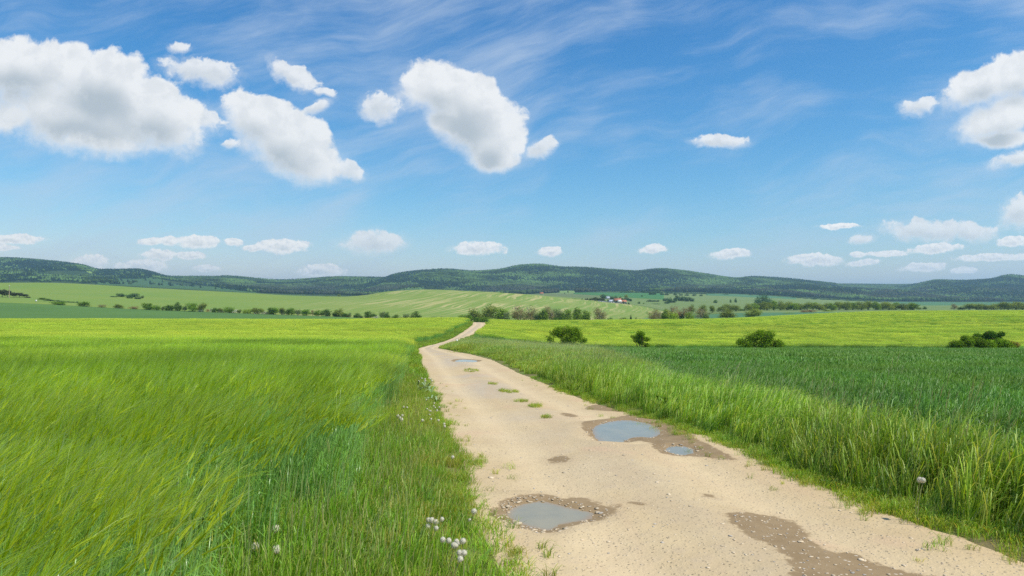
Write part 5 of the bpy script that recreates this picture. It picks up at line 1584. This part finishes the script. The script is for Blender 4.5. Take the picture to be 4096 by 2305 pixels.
B_TWIG = bark_mat('twig_bark', (0.13, 0.085, 0.045), (0.24, 0.17, 0.10))
L_BUSH = leaf_mat('bush_leaf', (0.065, 0.145, 0.010), (0.300, 0.480, 0.028), 0.35, 0.9)
L_BUSH2 = leaf_mat('bush_leaf_dark', (0.035, 0.100, 0.010), (0.130, 0.270, 0.022), 0.25, 0.9)
L_BUSH3 = leaf_mat('bush_leaf_rusty', (0.22, 0.14, 0.030), (0.34, 0.32, 0.06), 0.25, 0.9)
big_bush('bush', 2272, 1313, 156, 109.4, [(-0.40, 0.45, 0.20, 2), (-0.20, 0.62, 0.27, 3), (0.0, 0.45, 0.30, 3), (0.02, 0.75, 0.24, 3), (0.20, 0.60, 0.26, 3), (0.18, 0.80, 0.16, 2), (0.38, 0.38, 0.17, 2), (-0.15, 0.2, 0.22, 2), (0.2, 0.2, 0.2, 2)],
         'wide airy green bush with brown twigs, nearest the track at the wheat end', L_BUSH, 9500)
big_bush('bush', 2563, 1331, 84, 109.6, [(-0.22, 0.66, 0.20, 2), (0.05, 0.78, 0.20, 3), (0.20, 0.62, 0.18, 2), (0.32, 0.33, 0.15, 2), (0.0, 0.40, 0.16, 2), (-0.36, 0.72, 0.08, 1)],
         'smallest bush, open and leggy with stems showing, second at the end of the wheat', L_BUSH, 2900, 0.10)
big_bush('bush', 3043, 1327, 166, 109.5, [(-0.36, 0.38, 0.26, 3), (-0.20, 0.62, 0.26, 3), (0.0, 0.70, 0.27, 4), (0.18, 0.66, 0.26, 3), (0.34, 0.40, 0.25, 3), (0.05, 0.30, 0.30, 3), (-0.2, 0.25, 0.28, 2), (0.2, 0.25, 0.25, 2)],
         'dense dome-shaped green bush in the middle of the wheat end', L_BUSH, 13000)
big_bush('bush', 3884, 1349, 130, 109.3, [(-0.34, 0.45, 0.32, 3), (-0.10, 0.62, 0.34, 4), (0.18, 0.62, 0.34, 3), (0.38, 0.45, 0.32, 3)],
         'low spreading green bush, left part of the rightmost clump', L_BUSH, 9000)
big_bush('bush', 3958, 1330, 92, 112.0, [(-0.22, 0.60, 0.25, 3), (0.05, 0.74, 0.26, 4), (0.28, 0.62, 0.22, 3)],
         'tall dark green bush rising at the back of the rightmost clump', L_BUSH2, 7500)
big_bush('bush', 3988, 1358, 92, 109.2, [(-0.30, 0.5, 0.38, 3), (0.05, 0.6, 0.38, 3), (0.32, 0.5, 0.36, 3)],
         'low yellow-green bush, right part of the rightmost clump', L_BUSH, 5500)
big_bush('bush', 4046, 1362, 44, 109.6, [(-0.15, 0.6, 0.34, 3), (0.25, 0.45, 0.32, 2)],
         'small rusty brown thin bush at the right end of the rightmost clump', L_BUSH3, 1500, 0.10)

# ---- the wooded hills
def forest():
    n = 150000
    u = RS.uniform(-420, 4520, n)
    d = np.sqrt(RS.uniform(2060.0 ** 2, 4080.0 ** 2, n))
    x = (u - 2048) / F * d
    z = G(x, d)
    v = V0 - (z - EYE) / d * F
    keep = np.ones(n, bool)
    # open ground
    line = np.where(u < 650, 1118, 1118 + (u - 650) * 0.155)
    keep &= ~((u > 470) & (u < 1015) & (v > line) & (RS.rand(n) > 0.015))
    keep &= ~(((u - 265) / 112) ** 2 + ((v - 1096) / 13) ** 2 < 1)
    hillside = (u > 90) & (u < 480) & (v > 1100)
    keep &= ~(hillside & (RS.rand(n) > 0.10 + 0.55 * sst(fbm(x / 70, d / 70, 5, 3), 0.48, 0.56)))
    keep &= ~((u > 2232) & (u < 2303) & (v > 1139) & (d < 2640))
    foot_v = pchip([-500, 1800, 2250, 2500, 3000, 3300, 3600, 4600], [1300, 1300, 1171, 1166, 1178, 1194, 1206, 1208], u)
    keep &= v < foot_v
    keep &= d > 2060 + 200 * (fbm(u / 90, u * 0, 9, 2) - 0.3)
    u, d, x, z, v = (a[keep] for a in (u, d, x, z, v)); n = len(u)
    stand = fbm(x / 260, d / 260, 15, 4)
    con_shade = sst(stand, 0.51, 0.60) * 0.9
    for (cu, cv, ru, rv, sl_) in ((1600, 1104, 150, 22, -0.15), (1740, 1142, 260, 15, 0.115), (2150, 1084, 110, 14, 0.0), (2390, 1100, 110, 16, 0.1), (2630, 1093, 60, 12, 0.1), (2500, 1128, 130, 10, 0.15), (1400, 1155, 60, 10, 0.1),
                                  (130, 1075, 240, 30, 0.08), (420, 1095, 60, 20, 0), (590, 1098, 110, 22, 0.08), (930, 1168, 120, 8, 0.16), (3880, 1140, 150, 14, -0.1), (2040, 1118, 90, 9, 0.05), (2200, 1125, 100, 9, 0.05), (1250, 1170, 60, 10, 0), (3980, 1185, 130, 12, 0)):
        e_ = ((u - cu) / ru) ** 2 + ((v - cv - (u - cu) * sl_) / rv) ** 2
        con_shade = np.maximum(con_shade, np.exp(-e_ * 1.2))  # some of these dark conifer patches stand in for cloud shadow on the slopes
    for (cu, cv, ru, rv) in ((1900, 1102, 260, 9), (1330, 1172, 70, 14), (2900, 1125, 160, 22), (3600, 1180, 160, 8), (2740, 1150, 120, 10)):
        con_shade = con_shade * (1 - 0.9 * np.exp(-(((u - cu) / ru) ** 2 + ((v - cv) / rv) ** 2)))
    isc = RS.rand(n) < con_shade
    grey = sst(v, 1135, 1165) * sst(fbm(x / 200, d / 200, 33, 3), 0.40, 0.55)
    mottling = fbm(x / 90, d / 90, 44, 3)  # random lighter and darker patches of leaf colour
    cd = np.array([[0.056, 0.098, 0.026]]) * (0.35 + 1.35 * sst(mottling, 0.25, 0.75))[:, None] * RS.uniform(0.85, 1.15, (n, 1))
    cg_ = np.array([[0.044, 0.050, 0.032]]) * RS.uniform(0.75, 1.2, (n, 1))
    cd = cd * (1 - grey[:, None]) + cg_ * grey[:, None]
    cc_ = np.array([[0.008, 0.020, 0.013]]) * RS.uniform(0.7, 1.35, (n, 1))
    cone_v = np.array([(math.cos(i * 1.0472), math.sin(i * 1.0472), 0.12) for i in range(6)] + [(0, 0, 1.0)])
    cone_f = np.array([(i, (i + 1) % 6, 6) for i in range(6)])
    out = []
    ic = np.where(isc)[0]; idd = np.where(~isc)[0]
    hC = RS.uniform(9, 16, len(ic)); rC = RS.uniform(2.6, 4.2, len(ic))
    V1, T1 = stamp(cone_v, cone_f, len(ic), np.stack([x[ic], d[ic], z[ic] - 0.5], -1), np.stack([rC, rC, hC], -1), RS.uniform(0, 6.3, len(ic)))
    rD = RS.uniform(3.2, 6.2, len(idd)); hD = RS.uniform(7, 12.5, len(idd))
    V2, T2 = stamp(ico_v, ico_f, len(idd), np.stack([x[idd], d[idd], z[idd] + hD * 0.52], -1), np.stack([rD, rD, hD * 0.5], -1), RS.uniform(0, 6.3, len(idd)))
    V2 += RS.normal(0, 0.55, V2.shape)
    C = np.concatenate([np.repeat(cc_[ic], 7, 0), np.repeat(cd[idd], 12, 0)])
    m, b, o = mat('far_foliage')
    a = b.new('ShaderNodeAttribute', attribute_name='col')
    g = b.noise(pos(b), 0.016, 3, 0.6)
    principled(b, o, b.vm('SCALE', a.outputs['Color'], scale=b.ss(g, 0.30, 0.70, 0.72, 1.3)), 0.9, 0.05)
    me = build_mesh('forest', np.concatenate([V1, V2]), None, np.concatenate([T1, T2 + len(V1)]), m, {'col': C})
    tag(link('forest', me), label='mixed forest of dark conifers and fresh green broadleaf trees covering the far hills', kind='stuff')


forest()
drape('shaded_meadow', 380, 1030, [(380, 2010), (1030, 2010)], [(380, 2900), (520, 2900), (650, 2860), (800, 2500), (1030, 2150)], m_f6, 2.0, 60, 30)
drape('hill_clearing', 172, 372, [(172, 3060), (372, 2960)], [(172, 3170), (265, 3400), (372, 3300)], m_f5, 3.0, 30, 20)
print('stage: trees')

# ================================================================== FLOWERS
def ball_mesh(r, m):
    V, T = [], []
    # a clock of fine hairs: a jagged small sphere
    v = ico_v.copy()
    f = ico_f.copy()
    # one subdivision
    vs = [tuple(p) for p in v]; cache = {}
    def midp(a, b_):
        k = (min(a, b_), max(a, b_))
        if k not in cache:
            p = (np.array(vs[a]) + np.array(vs[b_])) / 2; p /= np.linalg.norm(p); cache[k] = len(vs); vs.append(tuple(p))
        return cache[k]
    fs = []
    for a, b_, c in f:
        ab, bc, ca = midp(a, b_), midp(b_, c), midp(c, a)
        fs += [(a, ab, ca), (b_, bc, ab), (c, ca, bc), (ab, bc, ca)]
    V = np.array(vs) * r * 0.86
    k = len(V)
    V = list(map(tuple, V)); T = list(fs)
    for _ in range(130):    # spikes
        d = RS.normal(0, 1, 3); d /= np.linalg.norm(d); a = np.cross(d, [0.3, 0.5, 0.8]); a /= np.linalg.norm(a)
        i = len(V); V += [tuple(d * r * 0.7 - a * r * 0.10), tuple(d * r * 0.7 + a * r * 0.10), tuple(d * r * 1.12)]
        T.append((i, i + 1, i + 2))
    return build_mesh('seed_head', V, None, T, m)


m_fl, b, out = mat('seed_hair')
dd_ = b.new('ShaderNodeBsdfDiffuse'); dd_.inputs[0].default_value = (0.78, 0.74, 0.60, 1)
tr_ = b.new('ShaderNodeBsdfTranslucent'); tr_.inputs[0].default_value = (0.78, 0.74, 0.60, 1)
ms_ = b.new('ShaderNodeMixShader'); ms_.inputs[0].default_value = 0.4
b.t.links.new(dd_.outputs[0], ms_.inputs[1]); b.t.links.new(tr_.outputs[0], ms_.inputs[2]); b.t.links.new(ms_.outputs[0], out.inputs[0])
M_STALK = simple_mat('flower_stalk', (0.30, 0.30, 0.12))
M_SILV = simple_mat('silver_leaf', (0.26, 0.36, 0.18)); M_DOCK = simple_mat('dock_leaf', (0.13, 0.25, 0.03))
heads = [ball_mesh(0.022, m_fl) for _ in range(3)]


def ground_hit(u, v, lift):
    return hit(u, v, 2.5, 60, lift)


def dandelion(u, v, label, group, H=0.24, s=1.0, lean=None):
    """seed head seen at (u, v) on a stalk of height H"""
    x, y = ground_hit(u, v, H)
    z = g1(x, y)
    lx, ly = lean or (random.gauss(0.03, 0.03), random.gauss(0, 0.03))
    e = bpy.data.objects.new('dandelion', None); e.location = (x - lx, y - ly, z); COL.objects.link(e)
    V, Fc = [], []
    tube(V, Fc, [(0, 0, -0.02), (lx * 0.3, ly * 0.3, H * 0.55), (lx, ly, H)], [0.0030, 0.0026, 0.0022], 5)
    child('stem', build_mesh('stem', V, Fc, None, M_STALK, smooth=True), e)
    h = child('seed_head', random.choice(heads), e); h.location = (lx, ly, H + 0.01); h.scale = (s, s, s)
    return tag(e, label, 'flower', group)


def cluster(lst, label, group, H=0.24, s=1.0):
    for u, v in lst: dandelion(u, v, label, group, H * random.uniform(0.9, 1.1), s * random.uniform(0.85, 1.15))


cluster([(1713, 2089), (1727, 2088), (1744, 2096), (1712, 2112), (1745, 2120), (1768, 2086)], 'white dandelion clock in the cluster on the left verge level with the big near puddle', 'dandelion clocks beside the near puddle', 0.24, 0.85)
cluster([(1771, 2168), (1795, 2170), (1826, 2175), (1815, 2188), (1833, 2184), (1852, 2174), (1822, 2192), (1838, 2221), (1856, 2220), (1841, 2246)], 'white dandelion clock in the dense bunch at the bottom edge of the left verge', 'dandelion clocks at the bottom edge', 0.24, 0.85)
cluster([(1896, 2052)], 'single white dandelion clock leaning at the edge of the dirt', None, 0.20, 1.1)
cluster([(1879, 2088)], 'small half-blown dandelion clock just below the leaning one', None, 0.14, 0.7)
cluster([(1105, 2124)], 'large lone white dandelion clock among the barley stems', None, 0.30, 1.4)
cluster([(1020, 2197), (1105, 2208)], 'one of two white dandelion clocks low at the barley edge', 'pair of dandelion clocks at the barley edge', 0.26, 1.2)
cluster([(1592, 1668), (1602, 1676), (1609, 1666), (1606, 1682)], 'white dandelion clock in the small bunch at the middle of the left verge', 'dandelion clocks in the middle of the verge', 0.34, 1.15)
cluster([(1708, 1639), (1716, 1645), (1722, 1648), (1719, 1662), (1735, 1627), (1740, 1634), (1757, 1632), (1748, 1645), (1724, 1680), (1754, 1685), (1777, 1700), (1737, 1616), (1705, 1602), (1779, 1710)],
        'white dandelion clock in the loose band along the left edge of the track', 'dandelion clocks along the track edge', 0.25, 0.80)
cluster([(1615, 1632), (1628, 1633)], 'one of two small dandelion clocks uphill on the left verge', 'two small dandelion clocks', 0.30, 0.9)
cluster([(1690, 1686)], 'lone greyish dandelion clock half sunk in the verge grass', None, 0.26, 1.3)
cluster([(1811, 1833)], 'lone dandelion clock low at the ragged edge of the track', None, 0.14, 0.9)
cluster([(1687, 1516), (1700, 1519), (1701, 1526), (1722, 1518), (1728, 1526), (1675, 1528)], 'dandelion clock above the silvery leafy plant', 'dandelion clocks over the silvery plant', 0.36, 1.3)
cluster([(3680, 1926), (3692, 1928)], 'one of two big white dandelion clocks in the tall grass right of the track', 'two dandelion clocks in the right verge', 0.30, 0.95)


def leafy(name, u, v, n, L, w, m_, label, H=0.1, up=0.9):
    x, y = ground_hit(u, v, 0.05); z = g1(x, y)
    V, Fc = [], []
    e = bpy.data.objects.new(name, None); e.location = (x, y, z); COL.objects.link(e)
    for i in range(n):
        a = random.uniform(0, 6.28); l = L * random.uniform(0.6, 1.15); el = random.uniform(0.3, up)
        ox, oy, oz = random.gauss(0, L * 0.45), random.gauss(0, L * 0.45), random.uniform(0, H)
        V, Fc = [], []
        pts = []
        for k in range(6):
            t = k / 5
            r = l * t; zz_ = oz + l * el * (t - 0.55 * t * t) * 1.6
            ww_ = w * math.sin(math.pi * min(0.97, t * 0.85 + 0.12)) * (1.0 if k % 2 else 0.62)
            cx, cy = ox + math.cos(a) * r, oy + math.sin(a) * r
            V += [(cx - math.sin(a) * ww_ / 2, cy + math.cos(a) * ww_ / 2, zz_ + ww_ * 0.15), (cx, cy, zz_), (cx + math.sin(a) * ww_ / 2, cy - math.cos(a) * ww_ / 2, zz_ + ww_ * 0.15)]
        for k in range(5):
            b0 = 3 * k
            Fc += [(b0, b0 + 1, b0 + 4, b0 + 3), (b0 + 1, b0 + 2, b0 + 5, b0 + 4)]
        child('leaf', build_mesh('leaf', V, Fc, None, m_, smooth=True), e)
    return tag(e, label, 'plant')


leafy('thistle', 1700, 1575, 40, 0.19, 0.050, M_SILV, 'silvery leafy plant spreading beside the track on the left verge', 0.28, 1.1)
leafy('thistle', 1738, 1604, 14, 0.14, 0.045, M_SILV, 'smaller silvery plant just below the big silvery one', 0.12)
leafy('dock_plant', 1890, 2240, 9, 0.11, 0.030, M_DOCK, 'bright yellow-green rosette beside the bottom dandelion bunch', 0.02)
leafy('weed', 1625, 1512, 26, 0.24, 0.06, M_DOCK, 'leafy green weed in the left verge uphill of the silvery plant', 0.2)
leafy('weed', 1618, 1780, 18, 0.20, 0.05, M_DOCK, 'broad-leaved green weed halfway down the left verge', 0.12)
leafy('weed', 2680, 1652, 30, 0.24, 0.055, M_DOCK, 'yellow-green weed at the right edge of the track by the blue puddle', 0.25, 1.2)
print('stage: all built')

# ================================================================== AIR
m_hz = bpy.data.materials.new('air')
m_hz.use_nodes = True
m_hz.node_tree.nodes.clear()
b = NB(m_hz.node_tree)
o_ = b.new('ShaderNodeOutputMaterial'); pv = b.new('ShaderNodeVolumePrincipled')
pv.inputs['Color'].default_value = (0.50, 0.76, 1.0, 1)
pv.inputs['Density'].default_value = 0.000100
pv.inputs['Anisotropy'].default_value = 0.3
b.t.links.new(pv.outputs[0], o_.inputs['Volume'])
zmin = float(min(np.min(G(np.linspace(-4500, 4500, 200), np.full(200, 4600.0))), -40)) - 60
V = [(sx * 8000, sy, z_) for z_ in (zmin, 330) for (sx, sy) in ((-1, -1500), (1, -1500), (1, 17000), (-1, 17000))]
Q = [(0, 3, 2, 1), (4, 5, 6, 7), (0, 1, 5, 4), (1, 2, 6, 5), (2, 3, 7, 6), (3, 0, 4, 7)]
hz = link('haze', build_mesh('haze', V, Q, None, m_hz))
tag(hz, kind='stuff')
print('done')
